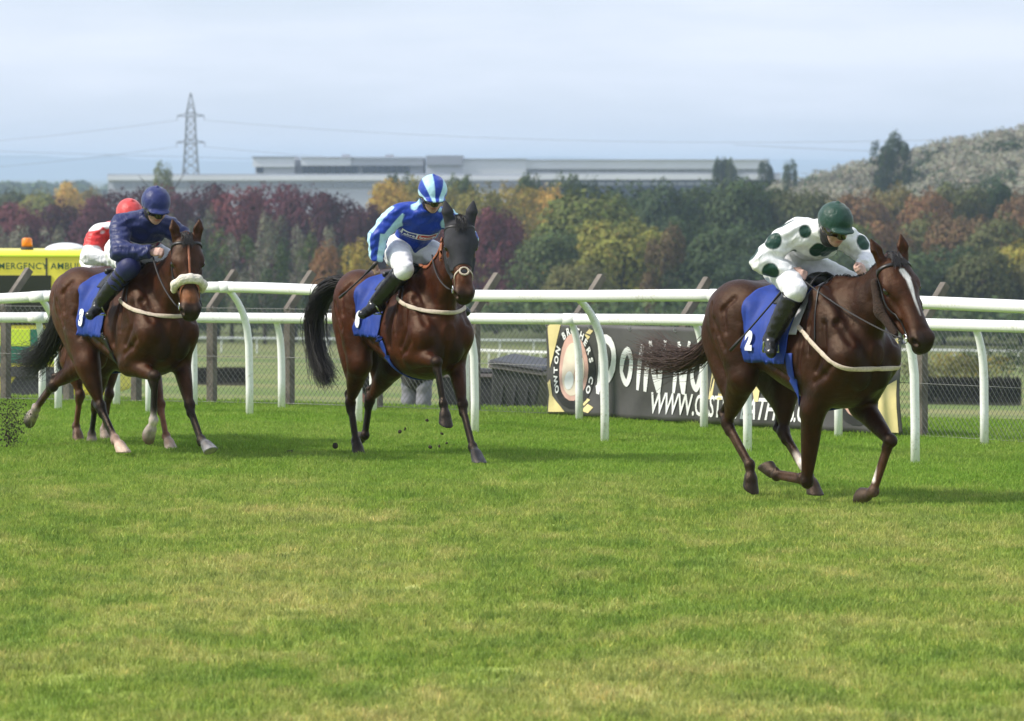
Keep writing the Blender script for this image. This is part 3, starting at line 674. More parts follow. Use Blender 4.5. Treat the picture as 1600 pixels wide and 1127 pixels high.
# ------------------------------------------------------------------ pylon and power lines
M_PYL = simple('galvanised_steel', (.20, .21, .22), .6, .1, .1)
py_ = empty('pylon', (0, 0, 0)); Yp = 1500; base = pix(298, 272, Yp); py_.location = (base.x, Yp, -15); tag(py_, 'steel lattice electricity pylon rising behind the warehouse', 'pylon')
Hp = pix(298, 146, Yp).z + 15; m = MB()
def hwid(z): return np.interp(z / Hp, [0, .30, .45, .70, .86, 1], [5.2, 3.0, 2.2, 1.55, 1.3, .12])
zl = [Hp * q for q in (0, .13, .25, .35, .43, .50, .56, .62, .68, .74, .80, .86, .93, 1)]
for sx in (-1, 1):
    for sy in (-1, 1): m.tube([(sx * hwid(z), sy * hwid(z), z) for z in zl], .17, 4)
br = MB()
for i in range(len(zl) - 1):
    a0, a1 = hwid(zl[i]), hwid(zl[i + 1])
    for p in (((-1, -1), (1, -1)), ((1, -1), (1, 1)), ((1, 1), (-1, 1)), ((-1, 1), (-1, -1))):
        (x0, y0), (x1, y1) = p; br.tube([(x0 * a0, y0 * a0, zl[i]), (x1 * a1, y1 * a1, zl[i + 1])], .09, 4); br.tube([(x1 * a0, y1 * a0, zl[i]), (x0 * a1, y0 * a1, zl[i + 1])], .09, 4); br.tube([(x0 * a1, y0 * a1, zl[i + 1]), (x1 * a1, y1 * a1, zl[i + 1])], .08, 4)
m.build('leg_frame', M_PYL, py_); br.build('bracing', M_PYL, py_)
arms = []
for pyy, hw_ in ((181, 4.2), (222.5, 4.4)):
    z = pix(298, pyy, Yp).z + 15; c = MB()
    for s in (-1, 1):
        c.tube([(0, 0, z + 1.0), (s * hw_, 0, z)], .14, 4); c.tube([(0, 0, z - .4), (s * hw_, 0, z)], .14, 4); c.tube([(s * hw_, 0, z), (s * hw_, 0, z - 1.4)], .10, 4); arms.append((base.x + s * hw_, z - 15 - 1.4, s))
    c.build('crossarm', M_PYL, py_)
def wire(a_, b_, sag, label):
    a_, b_ = Vector(a_), Vector(b_); pts = []
    for i in range(25): t_ = i / 24; p = a_.lerp(b_, t_); p.z -= sag * 4 * t_ * (1 - t_); pts.append(p)
    tag(MB().tube(pts, .05, 4).build('power_line', M_PYL, None, True), label, 'power line', 'power lines')
for x, z, s in arms:
    hi = 'upper' if z > 12 else 'lower'
    if s > 0: wire((x, Yp, z), (x + 330, Yp - 420, z - 1.5), 7.5, hi + ' power line running right from the pylon across the sky')
    else: wire((x, Yp, z), (x - 200, Yp + 60, z - 9), 4.5, hi + ' power line running left from the pylon')
wire((-260, 1300, 12.5), (60, 1700, 4.0), 1.0, 'low power line crossing behind the pylon at left')
wire((60, 1300, 10), (420, 1380, 26), 9, 'faint power line sagging across the sky at upper right')
# ------------------------------------------------------------------ running rails
M_RAIL, t, b_ = mat_new('white_plastic_rail')
n_a, n_b = noise(t, 2.2, 6), noise(t, 38, 4)
sm_ = node(t, 'ShaderNodeMath', {0: n_a.outputs['Fac'], 1: n_b.outputs['Fac']}, operation='MULTIPLY')
t.links.new(ramp(t, sm_.outputs[0], [(.12, (.58, .57, .50)), (.19, (.80, .80, .77)), (.30, (.84, .84, .83))]), b_.inputs['Base Color']); b_.inputs['Roughness'].default_value = .42
M_WOOD = simple('weathered_wood', (.15, .13, .11), .9, .35, 6, bmp=.6, bscale=18)
def vnorm(v): v = Vector(v); v.normalize(); return v
NEAR = [(-200, 633), (-58, 637), (91, 642), (233, 646), (390, 650), (560, 662), (742, 677), (945, 691), (1168, 708), (1430, 725), (1730, 748)]
NTOP = [458, 461, 455, 444, 440, 445, 452, 453, 452, 460, 472]   # top of the rail over each post
FAR = [(-160, 629), (-50, 631), (66, 633), (182, 635), (303, 637), (440, 640), (583, 645), (728, 651), (905, 658), (1100, 671), (1310, 685), (1538, 698), (1800, 716)]
FTOP = [488, 488, 488, 488, 488, 489, 489, 489, 490, 491, 494, 499, 505]
def running_rail(name, base, tops, off, label, cat_label):
    P = [gpt(*b) for b in base]; n = len(P); rail = []
    root = empty(name, (0, 0, 0)); tag(root, label, 'rail')
    for i, p in enumerate(P):
        d = vnorm(P[min(i + 1, n - 1)] - P[max(i - 1, 0)]); side = Vector((d.y, -d.x, 0))
        if side.y > 0: side = -side
        q = p + side * off; z = CAM_Z - (tops[i] - HY) * q.y / F_PX - .055; rail.append((q, z, side))
    pts = [Vector((q.x, q.y, z)) for q, z, s in rail]
    # smooth run of rail, made of lengths with sleeve joints
    cv = []
    for i in range(n - 1):
        p0, p1, p2, p3 = pts[max(i - 1, 0)], pts[i], pts[i + 1], pts[min(i + 2, n - 1)]
        for k in range(8):
            t_ = k / 8; cv.append(.5 * ((2 * p1) + (p2 - p0) * t_ + (2 * p0 - 5 * p1 + 4 * p2 - p3) * t_ ** 2 + (3 * p1 - p0 - 3 * p2 + p3) * t_ ** 3))
    cv.append(pts[-1])
    for i in range(0, len(cv) - 1, 16):
        MB().tube(cv[i:i + 17], .051, 14, sq=1.05).build('rail_length', M_RAIL, root, True)
        if i: d = (cv[i + 1] - cv[i]).normalized(); MB().tube([cv[i] - d * .09, cv[i] + d * .09], .0545, 14, sq=1.05).build('sleeve', M_RAIL, root, True)
    for i, (p, (q, z, s)) in enumerate(zip(P, rail)):
        gz = float(ground_z(p.x, p.y)); lean = (q - p)
        path = [Vector((p.x, p.y, gz - .05)), Vector((p.x, p.y, gz + .3)), Vector((p.x, p.y, z * .55)) + lean * .03]
        path += bez_([Vector((p.x, p.y, z * .58)) + lean * .05, Vector((p.x, p.y, z * .84)) + lean * .12, Vector((q.x, q.y, z)) - lean * .18 - Vector((0, 0, .03)), Vector((q.x, q.y, z - .01))], 9)
        r = [.038] * 3 + list(np.linspace(.038, .030, 9)); MB().tube(path, r, 12).build('post', M_RAIL, root, True)
    return root
def bez_(ps, n): return [Vector(x) for x in bez([tuple(p) for p in ps], n)]
running_rail('running_rail', NEAR, NTOP, .33, 'nearer and higher white plastic running rail on long gooseneck posts', '')
running_rail('running_rail', FAR, FTOP, .12, 'farther and lower white plastic running rail on short bent posts', '')
# ------------------------------------------------------------------ wooden post and chain link fence behind the rails
M_WIRE = simple('galvanised_wire', (.20, .20, .19), .6, .1, 20, metal=.3)
FL = [gpt(px, py - 3) + Vector((.12, .30, 0)) for px, py in FAR]
def fence_pt(px):
    """point of the fence line seen in column px"""
    for a_, b_ in zip(FL, FL[1:]):
        k = (px - CX) / F_PX; den = (b_.x - a_.x) - k * (b_.y - a_.y); t_ = (k * a_.y - a_.x) / den
        if -.001 <= t_ <= 1.001: return a_.lerp(b_, t_)
    return FL[-1]
fn = empty('chain_link_fence', (0, 0, 0)); tag(fn, 'wooden post and chain link fence with angled post tops behind the rails', 'fence')
out = Vector((.78, .62, 0))
for px in (-120, 9, 107, 213, 331, 452, 590, 742, 905, 1070, 1250, 1440, 1650):
    p = fence_pt(px); gz = float(ground_z(p.x, p.y)); rz = rnd.uniform(-.15, .15) - .6
    bevel(MB().box((p.x, p.y, gz + .50), (.085, .085, 1.06), rz).build('post', M_WOOD, fn), .008)
    a_ = Vector((p.x, p.y, gz + 1.02)); b_ = a_ + out * .27 + Vector((0, 0, .33)); d = (b_ - a_).normalized()
    bevel(MB().box((a_ + b_) / 2, (.075, .075, (b_ - a_).length + .08), m=d.to_track_quat('Z', 'Y').to_matrix()).build('arm', M_WOOD, fn), .008)
# net
seg = [(a_, b_) for a_, b_ in zip(FL, FL[1:])]; cum = np.r_[0, np.cumsum([(b_ - a_).length for a_, b_ in seg])]
def on_fence(s): s = min(max(s, 0), cum[-1] - 1e-4); i = int(np.searchsorted(cum, s, 'right') - 1); i = min(i, len(seg) - 1); return seg[i][0].lerp(seg[i][1], (s - cum[i]) / (cum[i + 1] - cum[i]))
nv, nf = [], []
H_, CELL = .98, .055
s = 0.0; wr_ = .0017
while s < cum[-1]:
    for sg in (-1, 1):
        pts = []
        for k in range(5):
            z = H_ * k / 4; q = on_fence(s + sg * z * .8) + Vector((0, -.06, 0)); pts.append((q.x, q.y, z + .02))
        o = len(nv)
        for x, y, z in pts: nv += [(x - wr_, y, z), (x + wr_, y, z), (x, y + wr_ * 1.7, z)]
        for k in range(4):
            for j in range(3): nf.append((o + k * 3 + j, o + k * 3 + (j + 1) % 3, o + (k + 1) * 3 + (j + 1) % 3, o + (k + 1) * 3 + j))
    s += CELL
net = mesh_obj('wire_net', nv, nf, M_WIRE, fn); kind(net, 'stuff')
for z in (.03, .5, 1.0):
    MB().tube([on_fence(q) + Vector((0, -.06, z)) for q in np.linspace(0, cum[-1], 60)], .0028, 5).build('line_wire', M_WIRE, fn)
# ------------------------------------------------------------------ banner
def banner():
    A_, B_ = fence_pt(868), fence_pt(1421); A_ = A_ + Vector((-.08, -.12, 0)); B_ = B_ + Vector((-.08, -.12, 0)); Lb = (B_ - A_).length; ex = (B_ - A_) / Lb; nrm = Vector((ex.y, -ex.x, 0))
    if nrm.y > 0: nrm = -nrm
    Hb = .90; z0 = .03
    def wav(u, v): return .018 * math.sin(u * 5.1 + v * 2) + .012 * math.sin(u * 11 - v * 5) * (1 - v) + .010 * math.sin(u * 2.3 + 7 * v)
    def P(u, v, off=0): p = A_ + ex * u + nrm * (wav(u, v / Hb) + off); return (p.x, p.y, z0 + v)
    root = empty('banner', (0, 0, 0)); tag(root, 'dark grey advertising banner with white lettering tied along the fence', 'banner')
    mb, t, b = mat_new('banner_vinyl'); n = noise(t, 3, 4); t.links.new(ramp(t, n.outputs['Fac'], [(.3, (.045, .043, .042)), (.7, (.085, .082, .08))]), b.inputs['Base Color']); b.inputs['Roughness'].default_value = .55
    nu, nv_ = 120, 20
    v = [P(Lb * i / nu, Hb * j / nv_) for i in range(nu + 1) for j in range(nv_ + 1)]; f = [(i * 21 + j, (i + 1) * 21 + j, (i + 1) * 21 + j + 1, i * 21 + j + 1) for i in range(nu) for j in range(nv_)]
    o = mesh_obj('vinyl_sheet', v, f, mb, root, True); md = o.modifiers.new('thick', 'SOLIDIFY'); md.thickness = .003
    MY = simple('banner_yellow', (.74, .62, .30), .6, .15, 4); MC = simple('banner_cream', (.72, .62, .50), .6, .15, 5); MP = simple('banner_pink', (.62, .38, .32), .6, .2, 5); MK = simple('banner_black', (.02, .02, .02), .6, .1, 5)
    MW = simple('banner_white', (.80, .80, .79), .6, .06, 5)
    def poly(pts, mat, nm, off):
        bm = bmesh.new(); bm.faces.new([bm.verts.new((x, y, 0)) for x, y in pts]); bmesh.ops.triangulate(bm, faces=bm.faces[:]); bmesh.ops.subdivide_edges(bm, edges=bm.edges[:], cuts=3, use_grid_fill=True)
        vv = [P(q.co.x, q.co.y, off) for q in bm.verts]; bm.verts.index_update(); ff = [tuple(w_.index for w_ in fc.verts) for fc in bm.faces]; bm.free(); return mesh_obj(nm, vv, ff, mat, root)
    def lett(s, cx, cy, hgt, wid, mat, off=.006, bold=.02, shear=.25, slope=0.0, jit=0):
        x = 0; chars = []; R = random.Random(5)
        vs, fs = text_mesh(s, 1.0, bold, shear, .95)
        k = wid / (vs[:, 0].max() - vs[:, 0].min()); hk = hgt / (vs[:, 1].max() - vs[:, 1].min())
        pts = []
        for q in vs:
            u = cx + q[0] * k; vv = cy + q[1] * hk + slope * (u - cx) + jit * math.sin(u * 23); pts.append(P(u, vv, off))
        return mesh_obj('lettering', pts, fs, mat, root)
    # yellow corner bars and brush marks
    poly([(.05, .45), (.22, .88), (.09, .89), (.03, .86)], MY, 'yellow_flash', .005); poly([(.02, .02), (.30, .03), (.24, .09), (.06, .22)], MY, 'yellow_flash', .005)
    poly([(.02, .30), (.06, .34), (.14, .10), (.09, .08)], MY, 'yellow_flash', .006)
    for k, (x, y, a_, b__) in enumerate(((.55, .14, .10, .02), (.62, .07, .09, .02), (.58, .76, .07, .015), (.64, .82, .06, .012))): poly([(x - a_, y - b__), (x + a_ * .2, y - b__ * 2), (x + a_, y + b__), (x, y + b__ * 2.5)], MY, 'gold_splash', .005)
    # plain oval roundel with a ring of letters (stand-in for the picture on the banner)
    def ov(cx, cy, rx, ry, n=22): return [(cx + rx * math.cos(2 * math.pi * i / n), cy + ry * math.sin(2 * math.pi * i / n)) for i in range(n)]
    for cx in (.40, Lb - .62):
        poly(ov(cx, .46, .30, .40), MK, 'roundel', .005); poly(ov(cx, .47, .20, .33), MP, 'roundel', .008); poly(ov(cx, .45, .15, .26), MC, 'roundel', .011); poly(ov(cx - .04, .34, .06, .09), MW, 'roundel', .014); poly(ov(cx + .07, .40, .05, .10), MP, 'roundel', .014)
    vs, fs = text_mesh('O', .11, .006)
    ring = 'OWTON BROTHERS CO'
    for i in range(len(ring)):
        if ring[i] == ' ': continue
        a_ = math.radians(215 - i * 15.5); vs, fs = text_mesh(ring[i], .10, .004); c_, s_ = math.cos(a_ - math.pi / 2), math.sin(a_ - math.pi / 2)
        mesh_obj('lettering', [P(.40 + .25 * math.cos(a_) + (x * c_ - y * s_) * .8, .46 + .365 * math.sin(a_) + x * s_ + y * c_, .010) for x, y, _ in vs], fs, MW, root)
    poly([(Lb - .36, .02), (Lb - .05, .02), (Lb - .03, .50), (Lb - .22, .42), (Lb - .30, .30)], MY, 'yellow_flash', .005); poly([(Lb - .16, .62), (Lb - .04, .62), (Lb - .03, .88), (Lb - .12, .84)], MY, 'yellow_flash', .005)
    def brush(pts, wd, k):
        # one brush stroke: tapered ribbon
        q = bez(pts, 14) if len(pts) > 2 else bez([pts[0], (A3(pts[0]) + A3(pts[1])) / 2, pts[1]], 6); q = A3(q); tg = np.gradient(q, axis=0); tg /= np.linalg.norm(tg, axis=1, keepdims=True); nn_ = np.c_[-tg[:, 1], tg[:, 0]]
        ww_ = wd * (1 - .35 * np.abs(np.linspace(-1, 1, len(q))) ** 3)[:, None]; a2, b2 = q + nn_ * ww_ * A3([[.85, 1.1]]), q - nn_ * ww_ * A3([[.85, 1.1]])
        vv = [P(x, y, .006 + .0012 * k) for x, y in np.vstack([a2, b2])]; n_ = len(q); mesh_obj('lettering', vv, [(i, i + 1, n_ + i + 1, n_ + i) for i in range(n_ - 1)], MW, root)
    def sl(x, y): return (x + .16 * (y - .5), y)
    def oval_letter(cx, cy, rx, ry, wd): 
        for k, (a0, a1) in enumerate(((80, 200), (190, 285), (275, 395), (370, 460))): brush([sl(cx + rx * math.cos(math.radians(a_)), cy + ry * math.sin(math.radians(a_))) for a_ in (a0, a0 * .67 + a1 * .33, a0 * .33 + a1 * .67, a1)], wd, k)
    brush([sl(.80, .22), sl(.78, .78)], .045, 0); brush([sl(.72, .74), sl(1.02, .86), sl(1.14, .55), sl(.98, .35), sl(.76, .27)], .045, 1)
    oval_letter(1.22, .50, .085, .17, .036)
    brush([sl(1.42, .28), sl(1.42, .72)], .034, 0)
    brush([sl(1.53, .27), sl(1.53, .74)], .034, 0); brush([sl(1.51, .76), sl(1.70, .27)], .034, 1); brush([sl(1.71, .26), sl(1.71, .77)], .034, 2)
    brush([sl(1.92, .27), sl(1.92, .74)], .034, 0); brush([sl(1.90, .76), sl(2.06, .27)], .034, 1); brush([sl(2.07, .26), sl(2.07, .77)], .034, 2)
    oval_letter(2.24, .51, .075, .20, .034)
    lett('FANCY', 3.0, .44, .48, 1.30, MY, bold=.03, shear=.3)
    lett('WWW.CASTLEFEATHERS.CO', 2.72, .155, .21, 2.35, MW, bold=.016, shear=.35)
    for u in np.linspace(.03, Lb - .03, 9):
        p = P(u, Hb - .03, .008); MB().tube([(p[0] + .018 * math.cos(a_), p[1], p[2] + .018 * math.sin(a_)) for a_ in np.linspace(0, 6.283, 9)], .004, 5).build('eyelet', M_STEEL0, root)
M_STEEL0 = simple('eyelet_metal', (.5, .5, .5), .4, .1, metal=1)
banner()
# ------------------------------------------------------------------ horses
M_COAT = coat_material('horse_coat')
M_HAIR = simple('horse_hair_black', (.012, .009, .008), .45, .4, 60)
M_HAIRB = simple('horse_hair_brown', (.05, .022, .014), .45, .5, 60)
M_EYE = simple('horse_eye', (.006, .004, .003), .06, .1, 5, spec=.8)
M_LEATHER = simple('black_leather', (.012, .011, .011), .4, .3, 30, bmp=.1)
M_BROWN = simple('tan_leather', (.28, .09, .035), .5, .25, 40, bmp=.1)
M_WEB = simple('beige_webbing', (.55, .46, .36), .75, .18, 60, bmp=.2, bscale=200)
M_STEEL = simple('bright_steel', (.6, .6, .62), .25, .1, 20, metal=1)
M_FLEECE = simple('white_sheepskin', (.74, .68, .58), .95, .2, 60, bmp=1.0, bscale=90)
M_FLEECED = simple('brown_sheepskin', (.035, .018, .011), .95, .4, 60, bmp=1.0, bscale=90)
M_HOOD = simple('black_hood_fabric', (.017, .017, .022), .8, .25, 30, bmp=.15, bscale=160)
M_RUBBER = simple('rein_rubber', (.02, .018, .018), .6, .3, 40, bmp=.3, bscale=120)
M_CLOTH = simple('blue_saddle_cloth', (.007, .036, .25), .7, .12, 18, bmp=.25, bscale=30)
M_PAD = simple('grey_saddle_pad', (.42, .42, .43), .85, .12, 18, bmp=.2, bscale=90)
M_PRINT = simple('white_print', (.85, .86, .88), .6, .05, 10)

def unit(v): v = A3(v); return v / (np.linalg.norm(v) + 1e-12)
def horse_prims(J, c):
    """J: joints in the horse frame (x forward, y left, z up); c: coat colours"""
    P = []; add = P.append
    body, dark, leg, soft = c['body'], c['dark'], c['leg'], c.get('soft', c['body'])
    P.append(loft_x([(-.98, 1.30, 1.20, .03, 0), (-.93, 1.40, 1.12, .10, 0), (-.84, 1.49, 1.06, .18, 0), (-.72, 1.545, 1.0, .24, -.08), (-.56, 1.575, .97, .265, -.15),
                     (-.42, 1.56, .95, .262, -.18), (-.25, 1.515, .91, .27, -.18), (-.05, 1.50, .83, .285, -.2), (.15, 1.525, .765, .285, -.26), (.30, 1.575, .725, .272, -.38),
                     (.42, 1.60, .71, .258, -.42), (.54, 1.57, .72, .245, -.36), (.66, 1.47, .76, .22, -.22), (.76, 1.34, .83, .175, -.1), (.82, 1.22, .98, .09, 0), (.85, 1.14, 1.06, .03, 0)], .05, body))
    wx, wy, wz = 0, 0, 0
    for sd_, hi_, fo in ((-1, 'RH', 'RF'), (1, 'LH', 'LF')):
        st, hk, ft, toe = [A3(q) for q in J[hi_]]; s = sd_
        hip = A3((-.58, .17 * s, 1.33))
        mid = (hip + st) / 2 + A3((-.02, .02 * s, 0))
        add(ell((-.56, .15 * s, 1.33), (.29, .155, .25), .08, body))
        add(ell((-.78, .11 * s, 1.27), (.16, .12, .24), .08, body))
        add(cone(hip, st, .185, .115, .07, body, sq=((0, 1, 0), .8), bulge=.02))
        gb = st * .45 + hk * .55 + A3((-.05, 0, .03))
        add(cone((-.84, .12 * s, 1.18), gb, .125, .055, .08, body, sq=((0, 1, 0), .72), bulge=.03, bt=.35))
        add(ell((-.34, .235 * s, 1.38), (.07, .035, .055), .06, body))                            # point of hip
        add(ell(st + A3((.015, 0, .0)), (.075, .062, .08), .05, body))
        d = unit(hk - st); per = unit(np.cross(d, (0, 1, 0)))
        if per[0] > 0: per = -per                                                                # backwards
        add(cone(st, hk - d * .04, .10, .038, .045, body, sq=((0, 1, 0), .78), bulge=.022, bt=.25))
        low = ft - hk; ld = unit(low); pb = unit(np.cross(ld, (0, 1, 0)))
        if pb @ per < 0: pb = -pb
        pt = hk + per * .055 - d * .035 * 0 - ld * .045                                          # point of hock
        lcol = c.get(hi_, leg); mcol = c.get(hi_ + 'm', leg)
        add(cone(gb, pt, .026, .021, .014, leg, sq=((0, 1, 0), .7)))
        add(ell(hk, (.050, .046, .058), .02, leg)); add(cone(pt, hk + ld * .05, .027, .03, .018, leg))
        _lower(P, hk, ft, toe, pb, c, hi_, leg, .034, J.get('plant', ()))
        # forelimb
        el, kn, ft, toe = [A3(q) for q in J[fo]]
        sp = A3((.70, .165 * s, 1.08))
        add(cone((.40, .15 * s, 1.46), sp, .10, .115, .06, body, sq=((0, 1, 0), .75)))
        add(ell((.50, .192 * s, 1.20), (.20, .075, .26), .05, body))
        add(ell((.68, .15 * s, 1.07), (.13, .105, .15), .05, body))
        add(cone(sp, el, .125, .095, .06, body, sq=((0, 1, 0), .82)))
        add(cone((.42, .20 * s, 1.12), el + A3((-.03, 0, .03)), .12, .07, .06, body, sq=((0, 1, 0), .6)))  # triceps
        add(ell((.755, .085 * s, .99), (.085, .085, .14), .028, dark))                          # pectorals
        d = unit(kn - el); fr = unit(np.cross((0, 1, 0), d))
        if fr @ A3((1, 0, 0.3)) < 0: fr = -fr
        add(cone(el, kn, .078, .036, .04, body, sq=((0, 1, 0), .84), bulge=.014, bt=.2))
        add(cone(el + d * .04 + fr * .034, el + d * .26 + fr * .016, .050, .024, .018, body)); add(cone(el + d * .06 - fr * .038, el + d * .22 - fr * .018, .040, .022, .016, body))
        add(ell(kn - d * .005 + fr * .006, (.047, .046, .056), .016, leg, rot=[fr, np.cross(d, fr), d]))
        ld = unit(ft - kn); pb = unit(np.cross(ld, (0, 1, 0)))
        if pb @ fr > 0 and abs(pb @ fr) > .1: pb = -pb
        if 'pb_' + fo in J: pb = A3(J['pb_' + fo])
        _lower(P, kn, ft, toe, pb, c, fo, leg, .031, J.get('plant', ()))
    # neck
    po = A3(J['poll']); u, nn, ww = J['H']
    b0, b1 = A3((.50, 0, 1.33)), po + u * .10 - nn * .10
    nb = A3(J.get('nb', (0, 0, 0)))
    m1, m2 = b0 * .64 + b1 * .36 + nb * .8 + A3((.02, 0, -.02)), b0 * .3 + b1 * .7 + nb + A3((0, 0, .0))
    axis = unit(b1 - b0); lat = unit(np.cross((0, 0, 1), axis)); upn = unit(np.cross(axis, lat))
    P += chain([b0, m1, m2, b1], [.265, .185, .138, .114], .06, [body, body, soft], sq=(lat, .55))
    wt = A3((.40, 0, 1.555))
    P += chain([wt, m1 + upn * .145, m2 + upn * .10, po - nn * .05 - u * .01], [.055, .062, .060, .055], .05, body, sq=(lat, .62))  # crest
    P += chain([A3((.72, 0, 1.15)), m1 - upn * .13, m2 - upn * .075, b1 - upn * .03], [.11, .075, .06, .055], .05, body)           # windpipe
    # head (frame: u along the face, nn out of the face, ww to its left)
    J['nhead'] = len(P)
    HC, MZ = c.get('head', body), c.get('muzzle', dark)
    R = [u, nn, ww]
    def h(a, b, l): return po + u * a + nn * b + ww * l
    add(ell(h(.085, -.055, 0), (.125, .085, .088), .03, HC, R)); add(ell(h(.17, -.035, 0), (.13, .060, .088), .03, HC, R))
    add(cone(h(.20, -.05, 0), h(.47, -.052, 0), .070, .046, .03, HC, sq=(ww, .92)))
    add(cone(h(.27, -.030, 0), h(.47, -.033, 0), .034, .026, .03, HC))
    add(cone(h(.30, -.11, 0), h(.50, -.095, 0), .058, .045, .04, HC, sq=(ww, .85)))
    for s in (-1, 1):
        add(ell(h(.205, -.155, .052 * s), (.125, .112, .036), .03, HC, R))                     # cheek
        add(cone(h(.25, -.215, .036 * s), h(.50, -.135, .020 * s), .032, .022, .03, HC))        # jaw bar
        add(ell(h(.172, -.032, .076 * s), (.050, .026, .026), .018, HC, R))                     # brow
        add(cone(h(.235, -.075, .076 * s), h(.37, -.082, .056 * s), .013, .010, .02, HC))       # facial crest
        add(cone(h(.36, -.04, .022 * s), h(.53, -.045, .030 * s), .022, .024, .02, HC))
        add(ell(h(.555, -.045, .036 * s), (.045, .038, .028), .02, MZ, R))                      # nostril wing
        et = J.get('ear' + ('R' if s < 0 else 'L'), (-.135, .03, .085))
        e0, e1, e2 = h(.035, -.035, .055 * s), h(et[0] * .45, et[1] * .5 - .005, (.062 + (et[2] - .055) * .4) * s), h(et[0], et[1], et[2] * s)
        add(cone(e0, e1, .030, .029, .015, HC, sq=(nn, .7))); add(cone(e1, e2, .029, .003, .010, HC, sq=(nn, .7), bulge=.004, bt=.3))
    add(ell(h(.535, -.078, 0), (.070, .062, .056), .03, MZ, R)); add(ell(h(.585, -.098, 0), (.032, .040, .046), .02, MZ, R))
    add(ell(h(.555, -.148, 0), (.040, .026, .034), .02, MZ, R))
    for s in (-1, 1):
        add(ell(h(.572, -.045, .056 * s), (.026, .020, .022), .012, op='s', rot=R))
        add(ell(h(.195, -.060, .106 * s), (.028, .019, .020), .012, op='s', rot=R))
        et = J.get('ear' + ('R' if s < 0 else 'L'), (-.135, .03, .085))
        add(cone(h(-.01, .020, .063 * s), h(et[0] * .75, et[1] + .018, (.06 + (et[2] - .06) * .8) * s), .016, .008, .01, op='s'))
    add(cone(h(.50, -.123, -.06), h(.50, -.123, .06), .005, .005, .006, op='s')); add(cone(h(.57, -.128, -.05), h(.57, -.128, .05), .006, .006, .006, op='s'))
    hz = J.get('hsize', 1.12)
    HWD = 1.18
    def scaled(p):
        f0 = p.fn
        def fn(X, Y, Z):
            dx, dy, dz = X - po[0], Y - po[1], Z - po[2]; e = (dx * ww[0] + dy * ww[1] + dz * ww[2]) * (1 / HWD - 1)
            return hz * f0((dx + ww[0] * e) / hz + po[0], (dy + ww[1] * e) / hz + po[1], (dz + ww[2] * e) / hz + po[2])
        c_ = (p.lo + p.hi) / 2; r_ = (p.hi - p.lo) / 2 * hz * HWD; d = c_ - po; c_ = po + (d + ww * (d @ ww) * (HWD - 1)) * hz
        return Prim(fn, c_ - r_, c_ + r_, p.k * hz, p.col, p.op)
    P[J['nhead']:] = [scaled(p) for p in P[J['nhead']:]]
    def h(a, b, l): return po + (u * a + nn * b + ww * (l * HWD)) * hz
    # muscle grooves, laid on the finished surface
    gl_ = []
    for s in (-1, 1):
        gl_ += [([(.27, .4 * s, 1.42), (.33, .4 * s, 1.2), (.33, .4 * s, .98)], .020), ([(-.27, .4 * s, 1.38), (-.30, .4 * s, 1.2), (-.26, .35 * s, 1.02)], .022), ([(-.70, .35 * s, 1.42), (-.66, .35 * s, 1.2), (-.58, .35 * s, 1.0)], .016),
                ([(.60, .4 * s, 1.32), (.60, .4 * s, 1.12), (.52, .4 * s, .98)], .014), ([(.83, .2 * s, 1.2), tuple(m1 - upn * .09 + lat * .3 * s), tuple(m2 - upn * .05 + lat * .2 * s)], .016), ([(-.5, .35 * s, 1.1), (-.56, .38 * s, 1.2), (-.62, .4 * s, 1.3)], .012), ([(.45, .4 * s, 1.48), (.40, .4 * s, 1.3), (.44, .4 * s, 1.1)], .010), ([(.70, .3 * s, 1.02), (.62, .34 * s, .95), (.50, .34 * s, .90)], .014), ([(-.42, .35 * s, 1.50), (-.50, .4 * s, 1.38), (-.46, .4 * s, 1.22)], .012), ([(-.1, .4 * s, 1.0), (.08, .4 * s, .92), (.26, .4 * s, .86)], .010)]
    q = Field(P[:J['nhead']]).snap(A3([p for g, _ in gl_ for p in g]), .0, 10).reshape(-1, 3, 3)
    for (g, r_), qq in zip(gl_, q):
        P += [Prim(c_.fn, c_.lo, c_.hi, .04, None, 's') for c_ in (cone(qq[i], qq[i + 1], r_ * .66, r_ * .66) for i in range(2))]
    return P, h, (lat, upn, m1, m2, b1)
def _lower(P, top, ft, toe, pb, c, key, leg, r, plant):
    """cannon, tendon, fetlock, pastern and hoof"""
    add = P.append; lat = A3((0, 1, 0))
    ccol, pcol, hcol = c.get(key + '_cannon', leg), c.get(key + '_pastern', c.get(key + '_cannon', leg)), c.get(key + '_hoof', c.get('hoof', (.05, .045, .04)))
    ld = unit(ft - top)
    add(cone(top + ld * .03, ft, r * .86, r * .74, .016, ccol, sq=(lat, .92)))
    add(cone(top + ld * .04 + pb * .034, ft - ld * .03 + pb * .027, .0165, .019, .008, ccol))
    add(ell(top + ld * .055 + pb * .02, (.034, .034, .04), .02, leg))
    add(ell(ft + pb * .006, (.041, .039, .044), .014, pcol)); add(ell(ft + pb * .038 + ld * .008, (.022, .022, .026), .012, pcol))
    pd = unit(toe - ft); ln = np.linalg.norm(toe - ft); cor = ft + pd * min(ln * .5, .105)
    add(cone(ft, cor, .029, .036, .014, pcol)); add(ell(cor, (.046, .044, .03), .01, pcol))
    if key in plant: ns = A3((0, 0, -1))
    else:
        a = math.atan2(pd[2], pd[0]) - math.radians(38); ns = unit((math.cos(a), pd[1] * .5, math.sin(a)))
    hd = unit(pd + ns * .25); he = cor + hd * .105
    sole = cor + hd * .072
    add(clipped(cone(cor - hd * .012, he, .044, .063, .012, hcol), [(sole, ns)]))
    hl = -unit(np.cross(np.cross(ns, hd), ns)) if np.linalg.norm(np.cross(ns, hd)) > .05 else -pd
    add(clipped(cone(cor + hl * .022, he + hl * .03, .034, .046, .012, hcol), [(sole, ns)]))     # heel

